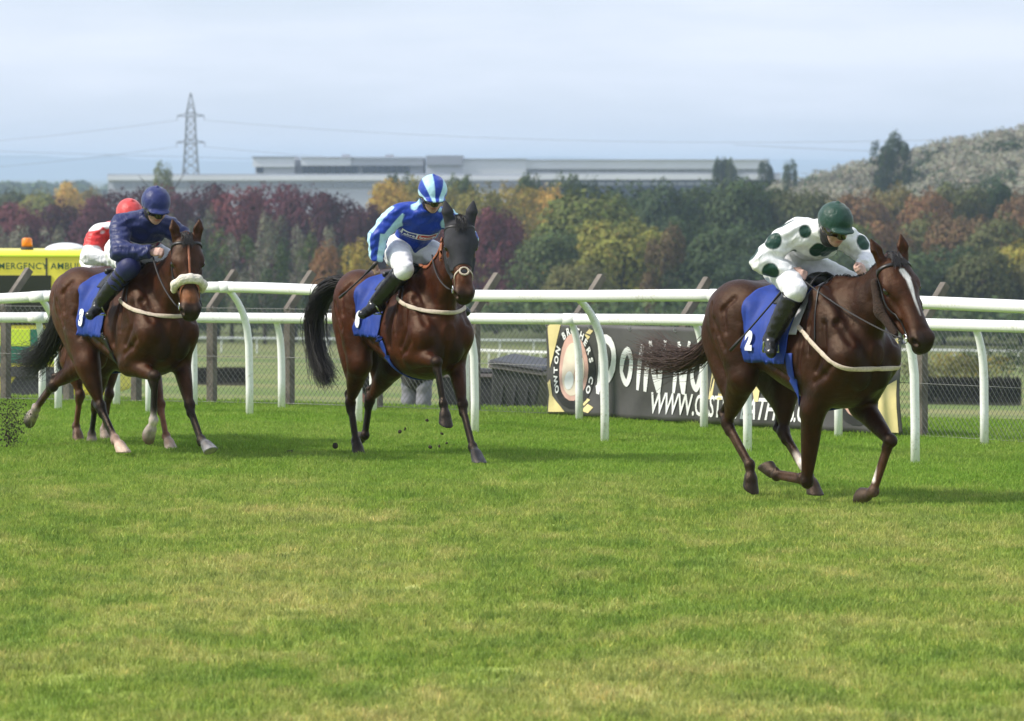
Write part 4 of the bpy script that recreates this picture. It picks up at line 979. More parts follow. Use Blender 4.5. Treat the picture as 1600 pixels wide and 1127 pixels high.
class Horse: pass
def make_horse(label, O, th, scl, J, c, paints=None, voxel=.0085, tail=None, mane=None, tail_mat=None):
    hs = Horse(); t = math.radians(th)
    hs.root = empty('race_horse', O, -t); hs.root.scale = (scl,) * 3; hs.O, hs.rz, hs.scl = O, -t, scl; tag(hs.root, label, 'horse', 'race horses galloping on the turf')
    # head frame
    yaw, pit, roll = [math.radians(q) for q in J['head']]
    f = A3((math.cos(yaw), -math.sin(yaw), 0)); u = f * math.cos(pit) + A3((0, 0, -math.sin(pit))); nn = f * math.sin(pit) + A3((0, 0, math.cos(pit)))
    ww = np.cross(nn, u); ww = unit(np.cross(nn, u))
    if ww @ A3((math.sin(yaw), math.cos(yaw), 0)) < 0: ww = -ww
    if roll: u, ww = u * math.cos(roll) + ww * math.sin(roll), ww * math.cos(roll) - u * math.sin(roll)
    J['H'] = (u, nn, ww)
    pr, h, hs.neck = horse_prims(J, c); hs.h, hs.J = h, J; hs.f = Field(pr)
    pl = paints(h, J) if paints else []
    for s in (-1, 1): pl.append((ell(h(.572, -.045, .054 * s), (.022, .016, .02), rot=[u, nn, ww]), (.004, .003, .003), .008))
    hs.body = field_obj('body', hs.f, voxel, M_COAT, hs.root, pl, .014, bake=True)
    for s in (-1, 1):
        V, Q = Field([ell(h(.195, -.047, .084 * s), (.034, .029, .027), rot=[u, nn, ww])]).mesh(.005)
        mesh_obj('eye', V, Q, M_EYE, hs.root, True)
    lat, upn, m1, m2, b1 = hs.neck
    R = np.random.RandomState(int(abs(O[0]) * 100))
    if tail:
        st = []
        for _ in range(int(tail.get('n', 300) * 1.5)):
            p = [A3(q) for q in tail['pts']]; w_ = tail['w']
            j = [R.normal(0, 1, 3) for _ in range(len(p))]; st.append(bez([p[i] + j[i] * w_[i] for i in range(len(p))], 12))
        hair(st, 'tail', tail_mat or M_HAIR, hs.root, .0042)
    mst = []
    crest = bez([A3((.36, 0, 1.60)), m1 + upn * .215, m2 + upn * .165, J['poll'] - u * .03 + A3((0, 0, -.02))], 60)
    crest = hs.f.snap(A3(crest), 0.0)
    for i in range(300):
        p = crest[R.randint(0, 60)] + R.normal(0, .004, 3); dd = lat * (.5 * (1 if (mane or 1) > 0 else -1)) + A3((0, 0, -1)) * .4 + unit(m2 - m1) * -.15 + R.normal(0, .25, 3)
        ln = R.uniform(.04, .10); q = [p, p + upn * .02 + dd * ln * .4, p + dd * ln]
        mst.append(q)
    q = hs.f.snap(A3(mst)[:220, 1:].reshape(-1, 3), .008, 5).reshape(-1, 2, 3)
    mst = [bez([a[0], *(q[i] if i < 220 else a[1:])], 5) for i, a in enumerate(mst)]
    hair(mst, 'mane', M_HAIR, hs.root, .005)
    fl = []
    for i in range(70):
        p = h(.0 + R.uniform(-.02, .03), .02, R.uniform(-.035, .035)); q = h(R.uniform(.07, .12), .045, R.uniform(-.05, .05)); fl.append(bez([p, (p + q) / 2 + nn * .03, q], 5))
    hair(fl, 'forelock', M_HAIR if mane != 2 else M_HAIRB, hs.root, .004)
    return hs
def snapline(hs, pts, n): return pts
def bridle(hs, noseband=None, browmat=None):
    h, f = hs.h, hs.f; sub = Field([p for p in f.p])
    r = hs.root
    ribbon(f, [h(.065, -.09, -.10), h(.055, .0, -.075), h(.075, .05, 0), h(.055, .0, .075), h(.065, -.09, .10)], .026, .004, 'browband', browmat or M_LEATHER, r, .005, 40)
    for s in (-1, 1):
        ribbon(f, [h(.03, -.07, .10 * s), h(.12, -.10, .11 * s), h(.27, -.12, .10 * s), h(.40, -.115, .08 * s), h(.485, -.115, .065 * s)], .018, .004, 'cheek_strap', M_LEATHER, r, .004, 40)
        m = MB(); c = h(.492, -.118, .060 * s); R_ = hs.J['H']
        m.tube([c + (R_[0] * math.cos(a) + R_[1] * math.sin(a)) * .030 for a in np.linspace(0, 2 * math.pi, 17)], .005, 6); m.build('bit_ring', M_STEEL, r, True)
        ribbon(f, [h(.03, -.09, .10 * s), h(.14, -.20, .10 * s), h(.19, -.285, .03 * s)], .012, .004, 'throat_lash', M_LEATHER, r, .003, 24)
    m = MB(); m.tube([h(.492, -.118, -.06), h(.495, -.118, .06)], .006, 6); m.build('bit', M_STEEL, r, True)
    if noseband: ribbon(f, [h(.36, -.20, 0), h(.36, -.15, -.10), h(.36, -.06, -.09), h(.36, .03, 0), h(.36, -.06, .09), h(.36, -.15, .10)], .024, .004, 'noseband', noseband, r, .004, 50, closed=True)
def reins(hs, hand_r, hand_l, sag=.05, mat=None):
    h = hs.h
    for s, hand in ((-1, hand_r), (1, hand_l)):
        a = h(.492, -.118, .075 * s) ; b = A3(hand); mid = (a + b) / 2 + A3((0, .05 * s, -sag))
        m = MB(); m.tube(bez([a, mid, b], 16), .0085, 6, sq=.6); m.build('rein', mat or M_RUBBER, hs.root, True)
def breastplate(hs, z0=1.30, z1=1.14, x0=.26, neck=False, w=.034, dz=.0):
    zm = (z0 + z1) / 2; g = [(x0, -.33, z0), (.45, -.34, zm + .02), (.62, -.3, (zm + z1) / 2), (.85, -.15, z1), (.92, 0, z1 - .02), (.85, .15, z1), (.62, .3, (zm + z1) / 2), (.45, .34, zm + .02), (x0, .33, z0)]
    ribbon(hs.f, g, w, .006, 'breast_strap', M_WEB, hs.root, .004, 110, taut=120)
    for s in (-1, 1):
        g = [(.36, .06 * s, 1.66), (.46, .25 * s, 1.52), (.52, .33 * s, (z0 + z1) / 2 + .02)]
        ribbon(hs.f, g, .012, .005, 'neck_strap', M_LEATHER, hs.root, .003, 30, taut=40)
def saddlery(hs, number, x0=-.33, x1=.20, zb=1.02, num_at=(-.22, 1.16), num_size=.17, girth='blue', slant=.0, pad=True):
    f, r = hs.f, hs.root
    def sheet(x0, x1, zb, off, thick, name, mat, rip=.0, na=46, nb=60):
        g = np.zeros((na, nb, 3))
        tt = np.linspace(-1, 1, nb)
        for i, a in enumerate(np.linspace(0, 1, na)):
            x = x0 + (x1 - x0) * a
            g[i, :, 0] = x + slant * np.abs(tt) * 1.0
            g[i, :, 1] = np.sin(tt * 1.45) * .6; g[i, :, 2] = 1.2 + .75 * np.cos(tt * 1.45)
        O = g.reshape(-1, 3); tgt = O.copy(); tgt[:, 1] = 0; tgt[:, 2] = 1.2
        # march horizontally for the skirts, radially over the back
        ang = np.tile(tt, na); k = np.clip((np.abs(ang) - .35) / .35, 0, 1)
        zz = 1.56 - (1.56 - zb) * np.clip((np.abs(ang) - .28) / .72, 0, 1)
        tgt[:, 2] = 1.2 * (1 - k) + zz * k; O[:, 2] = O[:, 2] * (1 - k) + zz * k; O[:, 1] = O[:, 1] * (1 - k) + np.sign(ang) * .6 * k
        Pn = f.cast(O, np.stack([unit(q) for q in tgt - O]), off)
        if rip:
            N = f.grad(Pn); ph = Pn[:, 0] * 26 + Pn[:, 2] * 9 + 2 * np.sin(Pn[:, 0] * 11)
            Pn = Pn + N * (rip * (1 + np.sin(ph) + .5 * np.sin(Pn[:, 2] * 31 + Pn[:, 0] * 7)) * np.clip((np.abs(ang) - .25) * 1.6, 0, 1))[:, None]
        return patch(f, Pn.reshape(na, nb, 3), off, thick, name, mat, r)
    cl = sheet(x0, x1, zb, .008, .006, 'saddle_cloth', M_CLOTH, .010)
    if pad: sheet(x1 - .10, x1 + .07, zb + .20, .004, .006, 'saddle_pad', M_PAD, .0, 20)
    sheet(x1 - .26, x1 + .06, 1.42, .022, .012, 'saddle', M_LEATHER, .0, 30, 50)
    # pommel and cantle
    V, Q = Field([cone((x1 - .02, -.06, 1.60), (x1 - .02, .06, 1.60), .035, .035, .03), cone((x1 - .30, -.10, 1.55), (x1 - .30, .10, 1.55), .028, .028, .03), cone((x1 - .02, 0, 1.59), (x1 - .3, 0, 1.545), .05, .05, .05)]).mesh(.012)
    mesh_obj('saddle_seat', V, Q, M_LEATHER, r, True)
    gm = M_CLOTH if girth == 'blue' else M_LEATHER
    ribbon(f, [(.23, -.40, 1.10), (.25, -.36, .85), (.28, -.15, .66), (.28, .15, .66), (.25, .36, .85), (.23, .40, 1.10)], .075 if girth == 'blue' else .05, .007, 'girth', gm, r, .005, 70, taut=60)
    # printed number on the near skirt
    v, fc = text_mesh(number, num_size, .012, .1)
    O = np.stack([num_at[0] + v[:, 0], np.full(len(v), -.7), num_at[1] + v[:, 1]], 1)
    # the near (right) side is seen with x running to the right
    P = f.cast(O, np.tile(A3((0, 1, 0)), (len(v), 1)), .026)
    mesh_obj('number', P, fc, M_PRINT, cl)
    return cl
# ------------------------------------------------------------------ jockeys
M_SKIN = coat_material('skin', .5, .4, .1, (1, 1, 1), .0)
M_SILK = cloth_material('racing_silk', .45, .15, .3, .55, (11, 11, 7))
M_BREECH = cloth_material('white_breeches', .6, .15, .3, .25, (10, 10, 6))
M_BOOT = simple('black_riding_boot', (.012, .012, .013), .25, .3, 20, bmp=.35, bscale=24)
M_CAP = cloth_material('cap_satin', .45, .2, .3, .25, (16, 16, 16))
M_LENS = simple('goggle_lens', (.015, .010, .006), .05, .2, 10, spec=.9)
M_STRAP = simple('black_elastic', (.014, .014, .015), .7, .2, 30)
SKIN = (.55, .35, .28)
def hand_prims(c, d, n, g, s=1.0):
    """fist: c centre of the palm, d along the forearm, n from the back of the hand to the palm, g along the held rein (thumb side)"""
    c, d, n, g = A3(c), unit(d), A3(n), A3(g); n = unit(n - d * (n @ d)); g = np.cross(d, n) * np.sign(np.cross(d, n) @ g)
    P = [ell(c + d * .012, (.046, .016, .040), .012, SKIN, [d, n, g])]
    for i, (o, ln) in enumerate(((.031, .95), (.011, 1.08), (-.010, 1.0), (-.029, .8))):
        K = c + d * .046 + g * o - n * .006; p1 = K + d * .026 * ln + n * .014; p2 = p1 + n * .027 * ln - d * .008; p3 = p2 - d * .024 * ln + n * .001
        P += chain([c + d * .02 + g * o * .9, K, p1, p2, p3], [.010, .0105, .0098, .009, .008], .006, SKIN)
    t0 = c + g * .030 - d * .018 + n * .006; t1 = t0 + d * .030 + g * .018 + n * .012; t2 = t1 + d * .026 - g * .006 + n * .014; t3 = t2 + d * .016 - g * .014 + n * .008
    return P + chain([t0, t1, t2, t3], [.013, .0118, .0105, .009], .007, SKIN)
def ori(yaw, pit, roll=0):
    y, p = math.radians(yaw), math.radians(pit)
    f0 = A3((math.cos(y), -math.sin(y), 0)); f = f0 * math.cos(p) - A3((0, 0, math.sin(p))); u = f0 * math.sin(p) + A3((0, 0, math.cos(p))); l = np.cross(u, f)
    if roll: r = math.radians(roll); u, l = u * math.cos(r) + l * math.sin(r), l * math.cos(r) - u * math.sin(r)
    return f, l, u
class Jockey: pass
def make_jockey(label, hs, B, silk, cap, silk_paints=None, cap_paint=None, breech=(.80, .80, .82), breech_paints=None, voxel=.0075, sockcol=None, goggle=True):
    B = {k: (A3(v) if not isinstance(v, (int, float)) and k not in ('look',) else v) for k, v in B.items()}
    jk = Jockey(); r = jk.root = empty('person', hs.O, hs.rz); r.scale = (hs.scl,) * 3; tag(r, label, 'person', 'jockeys riding in the race')
    f, l, u = ori(*B['look']); hc = B['head']; R = [f, l, u]
    pel, nk = B['pel'], B['neck']; ax = unit(nk - pel)
    shR, shL = B['shR'], B['shL']; sl = unit(shL - shR)
    ch = pel * .36 + nk * .64 + A3((0, 0, .0)); wa = pel * .68 + nk * .32 + A3((0, 0, B.get('arch', .03)))
    bk = unit(np.cross(sl, ax))                                      # out of the back or chest
    tors = [cone(pel, wa, .135, .118, .05, SKIN, sq=(bk, .82)), cone(wa, ch, .118, .145, .05, SKIN, sq=(bk, .78)), cone(ch, nk - ax * .04, .145, .10, .05, SKIN, sq=(bk, .72)),
            cone(shR * .85 + shL * .15, shL * .85 + shR * .15, .072, .072, .05, SKIN), ell(ch, (.14, .17, .10), .04, SKIN, [ax, sl, bk])]
    def arm(s, n):
        sh, el, ha = B['sh' + s], B['el' + s], B['ha' + s]; d = unit(ha - el); wr = ha - d * .055
        return [cone(sh, el, .056, .042, .03, SKIN, bulge=.006), cone(el, wr, .044, .029, .025, SKIN, bulge=.006, bt=.3)], wr, d
    aR, wR, dR = arm('R', 0); aL, wL, dL = arm('L', 0)
    def legs(s):
        hp, kn, an = B['hip' + s], B['kn' + s], B['an' + s]
        return [cone(hp, kn, .088, .058, .04, SKIN, bulge=.012, bt=.35)], [ell(kn, (.058, .055, .058), .03, SKIN), cone(kn, an, .056, .036, .03, SKIN, bulge=.012, bt=.3)]
    tR, cR = legs('R'); tL, cL = legs('L')
    seat = [ell(B['hipR'] * .75 + pel * .25 - ax * .05, (.12, .105, .12), .05, SKIN), ell(B['hipL'] * .75 + pel * .25 - ax * .05, (.12, .105, .12), .05, SKIN)]
    def foot(s):
        an, to = B['an' + s], B['to' + s]; d = unit(to - an); dn = unit(A3((0, 0, -1)) - d * -d[2])
        return [cone(an + dn * .03 - d * .03, to, .038, .026, .03, SKIN), ell(an + dn * .035 - d * .03, (.04, .036, .05), .03, SKIN)]
    def hp(a, b, c): return hc + f * a + l * b + u * c
    head = [ell(hp(0, 0, .02), (.098, .076, .105), .03, SKIN, R), ell(hp(.032, 0, -.055), (.062, .056, .062), .03, SKIN, R), cone(hp(.055, 0, -.09), hp(.062, 0, -.095), .024, .02, .02, SKIN),
            cone(hp(.088, 0, .012), hp(.108, 0, -.034), .010, .015, .012, SKIN), ell(hp(.085, 0, -.064), (.014, .024, .011), .008, (.42, .16, .13), R), ell(hp(.085, 0, .022), (.02, .055, .014), .015, SKIN, R),
            cone(hp(-.02, 0, -.06), nk, .052, .058, .03, SKIN)]
    for s in (-1, 1):
        head += [ell(hp(.06, .042 * s, -.03), (.03, .026, .028), .02, SKIN, R), ell(hp(-.005, .078 * s, -.01), (.018, .010, .03), .008, SKIN, R), ell(hp(.098, .013 * s, -.04), (.009, .008, .007), .006, SKIN, R)]
    nR, gR = B.get('pnR', A3((.2, .8, -.4))), B.get('pgR', A3((0, .3, 1))); nL, gL = B.get('pnL', A3((.2, -.8, -.4))), B.get('pgL', A3((0, -.3, 1)))
    hands = hand_prims(B['haR'], dR, nR, gR) + hand_prims(B['haL'], dL, nL, gL)
    full = Field(tors + aR + aL + seat + tR + tL + cR + cL + foot('R') + foot('L') + head + hands + [cone(hp(.093, -.03, -.077), hp(.093, .03, -.077), .004, .004, .004, op='s')])
    jk.full = full
    pa = [(ell(hp(.086, 0, -.064), (.02, .022, .010), rot=R), (.38, .13, .11), .012)]
    field_obj('body', full, voxel, M_SKIN, r, pa, .01)
    # silks
    def wr(X, Y, Z): return .0075 * np.sin(X * 26 + Y * 16 + 2 * np.sin(Z * 11)) * np.sin(Z * 38 - Y * 13 + X * 20) + .0028 * np.sin(X * 40 - Z * 95 + 2 * np.sin(Y * 30))
    def rec(ps, col, inf=0): return [Prim(p.fn, p.lo, p.hi, p.k, col, p.op) for p in ps]
    cl = []
    for s, a, w_, d in (('R', aR, wR, dR), ('L', aL, wL, dL)):
        el = B['el' + s]; sh = B['sh' + s]
        cl += [cone(sh, el, .060, .053, .04, silk, bulge=.012), clipped(cone(el, w_ + d * .03, .052, .034, .03, silk, bulge=.010, bt=.25), [(w_ + d * .012, d)])]
    sk = Field(rec(tors, silk) + cl + [clipped(cone(nk - ax * .03, nk + (hc - nk) * .5, .075, .062, .03, silk), [(nk + (hc - nk) * .28, hc - nk)])] +
               [Prim(cone(pel - ax * 1.4, pel - ax * B.get('hem', .05), 1.4, 1.4).fn, (0, 0, 0), (0, 0, 0), .01, None, 's')], .017, wr)
    # keep the arms out of the hem cut
    sk.p = [p for p in sk.p if p.op == 's'][:0] + rec(tors, silk) + [clipped(p, []) for p in []]
    hem = pel + ax * B.get('hem', .0)
    sk = Field([clipped(p, [(hem, -ax)]) for p in rec(tors, silk)] + cl + [clipped(cone(nk - ax * .03, nk + (hc - nk) * .5, .075, .062, .03, silk), [(nk + (hc - nk) * .28, hc - nk)])], .017, wr)
    jk.silkf = sk
    jk.silk = field_obj('silks', sk, voxel, M_SILK, r, silk_paints(jk, B) if silk_paints else [], .01, bake=True)
    bp = rec(seat + tR + tL + [tors[0]], breech)
    for s in 'RL':
        kn, an = B['kn' + s], B['an' + s]; bp.append(clipped(cone(kn, kn + (an - kn) * .4, .056, .052, .03, breech), [(kn + (an - kn) * .22, an - kn)])); bp.append(clipped(ell(kn, (.058, .055, .058), .03, breech), [(kn + (an - kn) * .22, an - kn)]))
    bf = Field(bp, .011, lambda X, Y, Z: .6 * wr(X, Y, Z)); jk.breechf = bf
    field_obj('breeches', bf, voxel, M_BREECH, r, breech_paints(jk, B) if breech_paints else [], .01)
    for s in 'RL':
        kn, an, to = B['kn' + s], B['an' + s], B['to' + s]; ax2 = unit(an - kn)
        c_ = [clipped(cone(kn, an, .058, .041, .03, None, bulge=.010, bt=.3), [(kn + ax2 * .07, -ax2)])] + foot(s)
        V, Q = Field(c_, .013, lambda X, Y, Z: .0012 * np.sin(Z * 95 + X * 60 + 3 * np.sin(Y * 40))).mesh(voxel)
        bt_ = mesh_obj('boot', V, Q, M_BOOT, r, True)
        if sockcol is not None:
            th = unit(kn - B['hip' + s])
            V, Q = Field([clipped(cone(kn - th * .2, kn, .075, .064, .03, None), [(kn - th * .13, -th)]), ell(kn, (.064, .062, .064), .03), clipped(cone(kn, an, .064, .050, .03, None), [(kn + ax2 * .20, ax2)])], .016).mesh(voxel)
            mesh_obj('gaiter', V, Q, sockcol, r, True)
        # stirrup
        d = unit(to - an); dn = unit(A3((0, 0, -1)) - d * -d[2]); lt = unit(np.cross(d, dn)); q = an + d * .035 + dn * .085
        m = MB(); m.tube([q - lt * .055, q + lt * .055, q + lt * .05 - dn * .08, q - dn * .125, q - lt * .05 - dn * .08, q - lt * .055], .008, 6); m.build('stirrup_iron', M_STEEL, hs.root, True)
        m = MB(); m.tube(bez([q - dn * .12, (q - dn * .12) * .5 + A3((.12, .27 * (1 if s == 'L' else -1), 1.45)) * .5 + A3((0, .02 * (1 if s == 'L' else -1), 0)), A3((.10, .25 * (1 if s == 'L' else -1), 1.46))], 8), .009, 6); m.build('stirrup_leather', M_LEATHER, hs.root, True)
    # helmet with satin cap
    hx = lambda a, b, c: hp(a, b, c + .035)
    tl = unit(u - f * .12)
    hf = [clipped(ell(hx(-.008, 0, .02), (.142, .116, .125), .02, cap, R), [(hx(0, 0, -.022), -tl)]), clipped(ell(hx(.115, 0, -.010), (.065, .085, .020), .02, cap, R), [(hx(0, 0, -.035), -tl)]), ell(hx(-.02, 0, .146), (.016, .016, .010), .008, cap, R), clipped(cone(hx(-.05, 0, .0), hx(-.06, 0, -.035), .098, .082, .02, cap), [(hx(0, 0, -.055), -tl)])]
    hm = Field(hf, 0, lambda X, Y, Z: .0012 * np.sin(X * 90 + Y * 40) * np.sin(Z * 60))
    field_obj('helmet', hm, .006, M_CAP, r, cap_paint(hx, f, l, u) if cap_paint else [], .01)
    if goggle:
        hfld = Field(head[:8], .0)
        ribbon(hfld, [hp(-.04, -.13, .012), hp(.06, -.12, -.002), hp(.13, -.05, -.004), hp(.145, 0, -.002), hp(.13, .05, -.004), hp(.06, .12, -.002), hp(-.04, .13, .012)], .062, .012, 'goggles', M_LENS, r, .009, 50)
    for s in (-1, 1):
        ribbon(Field(head[:8]), [hp(.0, .12 * s, .03), hp(.02, .10 * s, -.05), hp(.05, .03 * s, -.14)], .016, .003, 'chin_strap', M_STRAP, r, .003, 20)
    V, Q = Field([clipped(cone(hp(-.03, 0, -.05), hp(-.035, 0, -.085), .083, .07, .02), [(hp(.03, 0, 0), f)])]).mesh(.008)
    mesh_obj('helmet_harness', V, Q, M_STRAP, r, True)
    return jk
def world_pts(hs, pts):
    M = Matrix.Translation(hs.O) @ Matrix.Rotation(hs.rz, 4, 'Z') @ Matrix.Scale(hs.scl, 4); return [M @ Vector(p) for p in pts]
def whip(hs, a, b, grip, label):
    p = world_pts(hs, [a, A3(a) * .5 + A3(b) * .5 + A3((0, 0, -.015)), b]); o = empty('riding_whip', p[0]); tag(o, label, 'whip')
    q = [v - p[0] for v in bez_v(p, 10)]
    MB().tube(q, [.011] * 3 + [.007] * 4 + [.006, .012, .012], 8).build('shaft', M_LEATHER, o, True)
    MB().tube([q[0] - (q[1] - q[0]) * .05, q[0] + (q[1] - q[0]) * 1.2], .0145, 8).build('handle', M_RUBBER, o, True)
    return o
def bez_v(p, n): return [Vector(x) for x in bez(p, n)]
def stripes_along(a, b, n, ph, R=.05, ref=(0, 0, 1)):
    """paint prim: n stripes running along the limb a->b"""
    a, b = A3(a), A3(b); d = unit(b - a); e1 = unit(np.cross(d, ref)); e2 = np.cross(d, e1); L_ = np.linalg.norm(b - a)
    def fn(X, Y, Z):
        px, py, pz = X - a[0], Y - a[1], Z - a[2]
        t = px * d[0] + py * d[1] + pz * d[2]; x = px * e1[0] + py * e1[1] + pz * e1[2]; y = px * e2[0] + py * e2[1] + pz * e2[2]; rr = np.sqrt(x * x + y * y)
        return np.maximum(np.maximum(-np.sin(n * np.arctan2(y, x) + ph) * .03, rr - .10), np.maximum(-t - .02, t - L_ - .02))
    return Prim(fn, (0, 0, 0), (0, 0, 0))
BAY = dict(body=(0.0397, 0.0126, 0.0054), dark=(0.0145, 0.0058, 0.0034), leg=(0.0086, 0.0072, 0.0072), muzzle=(0.0130, 0.0086, 0.0072), head=(0.0364, 0.0126, 0.0058))
# --- leading horse at the right
H1C = dict(BAY, body=(0.0221, 0.0062, 0.0024), dark=(0.0087, 0.0035, 0.0020), leg=(0.0057, 0.0032, 0.0025), head=(0.0330, 0.0090, 0.0033), muzzle=(0.0104, 0.0065, 0.0052), RF_cannon=(0.0600, 0.0300, 0.0180), RH_cannon=(0.0420, 0.0210, 0.0144), LH_cannon=(0.0450, 0.0210, 0.0144), LF_cannon=(0.0540, 0.0240, 0.0132), hoof=(.045, .035, .028), LF_pastern=(0.0720, 0.0480, 0.0360), RH_pastern=(0.0360, 0.0210, 0.0150), LH_pastern=(0.0420, 0.0240, 0.0180), RF_pastern=(0.0180, 0.0108, 0.0084))
j1 = dict(RH=[(-.44, -.20, .91), (-.71, -.14, .57), (-.45, -.13, .29), (-.43, -.13, .08)], LH=[(-.46, .18, .83), (-.42, .14, .51), (-.12, .13, .24), (-.01, .13, .07)],
          RF=[(.37, -.19, .71), (.23, -.14, .205), (-.12, -.14, .225), (-.26, -.14, .29)], LF=[(.42, .19, .73), (.80, .15, .50), (.64, .13, .15), (.43, .13, .08)],
          poll=(1.07, -.04, 1.765), head=(17, 55, 9), hsize=1.15, nb=(0, .02, .0), earR=(-.12, .05, .10), earL=(-.12, .05, .07))
def p1_(h, J):
    o = [(cone(h(.12, .03, .005), h(.17, .03, .02), .020, .026), (.8, .76, .72), .008), (cone(h(.17, .03, .02), h(.42, .01, .018), .020, .010), (.8, .76, .72), .008)]
    k, f_ = A3(J['LF'][1]), A3(J['LF'][2]); o.append((cone(k * .25 + f_ * .75 + A3((-.03, 0, 0)), k * .55 + f_ * .45 + A3((-.045, 0, 0)), .032, .008), (.75, .68, .62), .02))
    k, f_ = A3(J['LH'][1]), A3(J['LH'][2]); o.append((cone(k * .2 + f_ * .8 + A3((.0, -.02, 0)), k * .5 + f_ * .5, .04, .02), (.7, .62, .56), .02))
    return o
hs1 = make_horse('dark brown horse with white blaze and fluffy brown cheek pieces, leading at right', (2.123, 35, -.05), 57, 1.05, j1, H1C, p1_,
    tail=dict(pts=[(-.92, 0, 1.42), (-1.02, .0, 1.36), (-1.00, 0, 1.02), (-1.25, -.04, .90), (-1.75, -.10, 1.02)], w=[.012, .03, .045, .06, .075], n=420), tail_mat=M_HAIRB)
bridle(hs1); breastplate(hs1, 1.33, 1.0); saddlery(hs1, '2'); reins(hs1, (.20, -.20, 1.63), (.55, .1, 1.67))
def fluffy(hs):
    h = hs.h; u, nn, ww = hs.J['H']
    for s in (-1, 1):
        F_ = Field([cone(h(.09, -.115, .100 * s), h(.24, -.185, .100 * s), .032, .046, .04, None, sq=(ww, .75)), cone(h(.24, -.185, .100 * s), h(.42, -.165, .080 * s), .046, .030, .04, None, sq=(ww, .75))], 0,
                   lambda X, Y, Z: .003 * np.sin(X * 210 + Y * 90) * np.sin(Z * 230 + Y * 140))
        V, Q = F_.mesh(.006); mesh_obj('sheepskin_cheek_piece', V, Q, M_FLEECED, hs.root, True)
fluffy(hs1)
B1 = dict(head=(.43, -.05, 1.955), look=(8, 22), neck=(.27, -.01, 1.93), pel=(-.15, 0, 1.76), arch=.085, shR=(.10, -.19, 1.915), shL=(.28, .19, 1.88), elR=(.01, -.36, 1.71), haR=(.18, -.20, 1.64), elL=(.33, .32, 1.74), haL=(.54, .11, 1.68),
          hipR=(-.13, -.12, 1.68), hipL=(-.13, .12, 1.68), knR=(.31, -.29, 1.53), knL=(.30, .30, 1.53), anR=(.13, -.37, 1.19), anL=(.12, .36, 1.18), toR=(.24, -.45, 1.10), toL=(.26, .40, 1.10))
GREEN = (.006, .042, .027)
def dots(jk, B):
    c = [((.08, -.30, 1.85), .056), ((-.02, -.39, 1.75), .052), ((.09, -.34, 1.66), .055), ((.06, -.20, 1.99), .065), ((-.05, -.20, 1.88), .055), ((-.14, -.17, 1.80), .055), ((-.06, .0, 2.02), .06), ((.16, .1, 2.0), .05), ((.31, .24, 1.83), .05), ((.44, .27, 1.70), .05), ((.24, -.16, 1.93), .04),
         ((.26, -.06, 1.77), .055), ((.26, .04, 1.78), .06), ((.10, -.17, 1.75), .045)]
    P = Field(jk.silkf.p, .017).snap(A3([q[0] for q in c]), 0.0, 10)
    return [(ell(p, (r_ * 1.2, r_ * 1.05, r_ * 1.22)), GREEN, .008) for p, (_, r_) in zip(P, c)]
jk1 = make_jockey('jockey in white silks with dark green spots and a dark green cap', hs1, B1, (.80, .80, .80), GREEN, dots)
whip(hs1, (.205, -.235, 1.615), (-.20, -.48, 1.10), 0, 'black whip held down across the blue saddle cloth by the green capped jockey')

# --- second horse, black hood
H2C = dict(BAY, body=(0.0398, 0.0096, 0.0032), dark=(0.0143, 0.0045, 0.0024), leg=(0.0052, 0.0047, 0.0052), head=(0.0644, 0.0174, 0.0057), muzzle=(0.0156, 0.0094, 0.0073), RF_hoof=(.03, .028, .028), LF_hoof=(.10, .10, .11))
j2 = dict(RH=[(-.41, -.20, .83), (-.69, -.15, .48), (-.60, -.14, .17), (-.55, -.14, .07)], LH=[(-.62, .20, .79), (-.95, .15, .49), (-1.02, .14, .19), (-1.21, .14, .13)],
          RF=[(.58, -.19, .93), (.93, -.15, .87), (1.03, -.14, .55), (1.08, -.14, .36)], LF=[(.57, .19, .90), (.78, .15, .52), (1.01, .13, .20), (1.14, .13, .07)],
          poll=(1.14, -.05, 2.01), head=(17, 64, 0), nb=(0, .02, .02), plant=('LF', 'RH'), earR=(-.125, .03, .085), earL=(-.125, .03, .085))
hs2 = make_horse('bay horse wearing a black hood with black legs, running second in the middle', (-.911, 40.2, -.05), 63, 1.03, j2, H2C,
    None, tail=dict(pts=[(-.92, 0, 1.45), (-1.12, -.02, 1.52), (-1.72, -.10, 1.45), (-1.66, -.10, 1.0), (-1.38, -.06, .66)], w=[.015, .045, .075, .07, .05], n=480))
def hood(hs):
    h = hs.h; u, nn, ww = hs.J['H']; R_ = [u, nn, ww]
    pr = [clipped(p, [(h(.345, 0, 0), u + nn * .25), (h(.1, -.17, 0), -nn - u * .1)]) for p in hs.f.p[hs.J['nhead']:] if p.op == 'u']
    pr += [ell(h(.205, -.062, .097 * s), (.075, .042, .065), .008, None, R_, op='s') for s in (-1, 1)] + [p for p in hs.f.p[hs.J['nhead']:] if p.op == 's'][2:3] * 0
    V, Q = Field(pr, .005).mesh(.006); mesh_obj('hood', V, Q, M_HOOD, hs.root, True)
hood(hs2); bridle(hs2); breastplate(hs2, 1.43, 1.27); saddlery(hs2, '8', x0=-.33, x1=.17, zb=1.05, num_at=(-.215, 1.18), pad=False); reins(hs2, (.66, -.06, 1.72), (.72, .1, 1.74), .08)
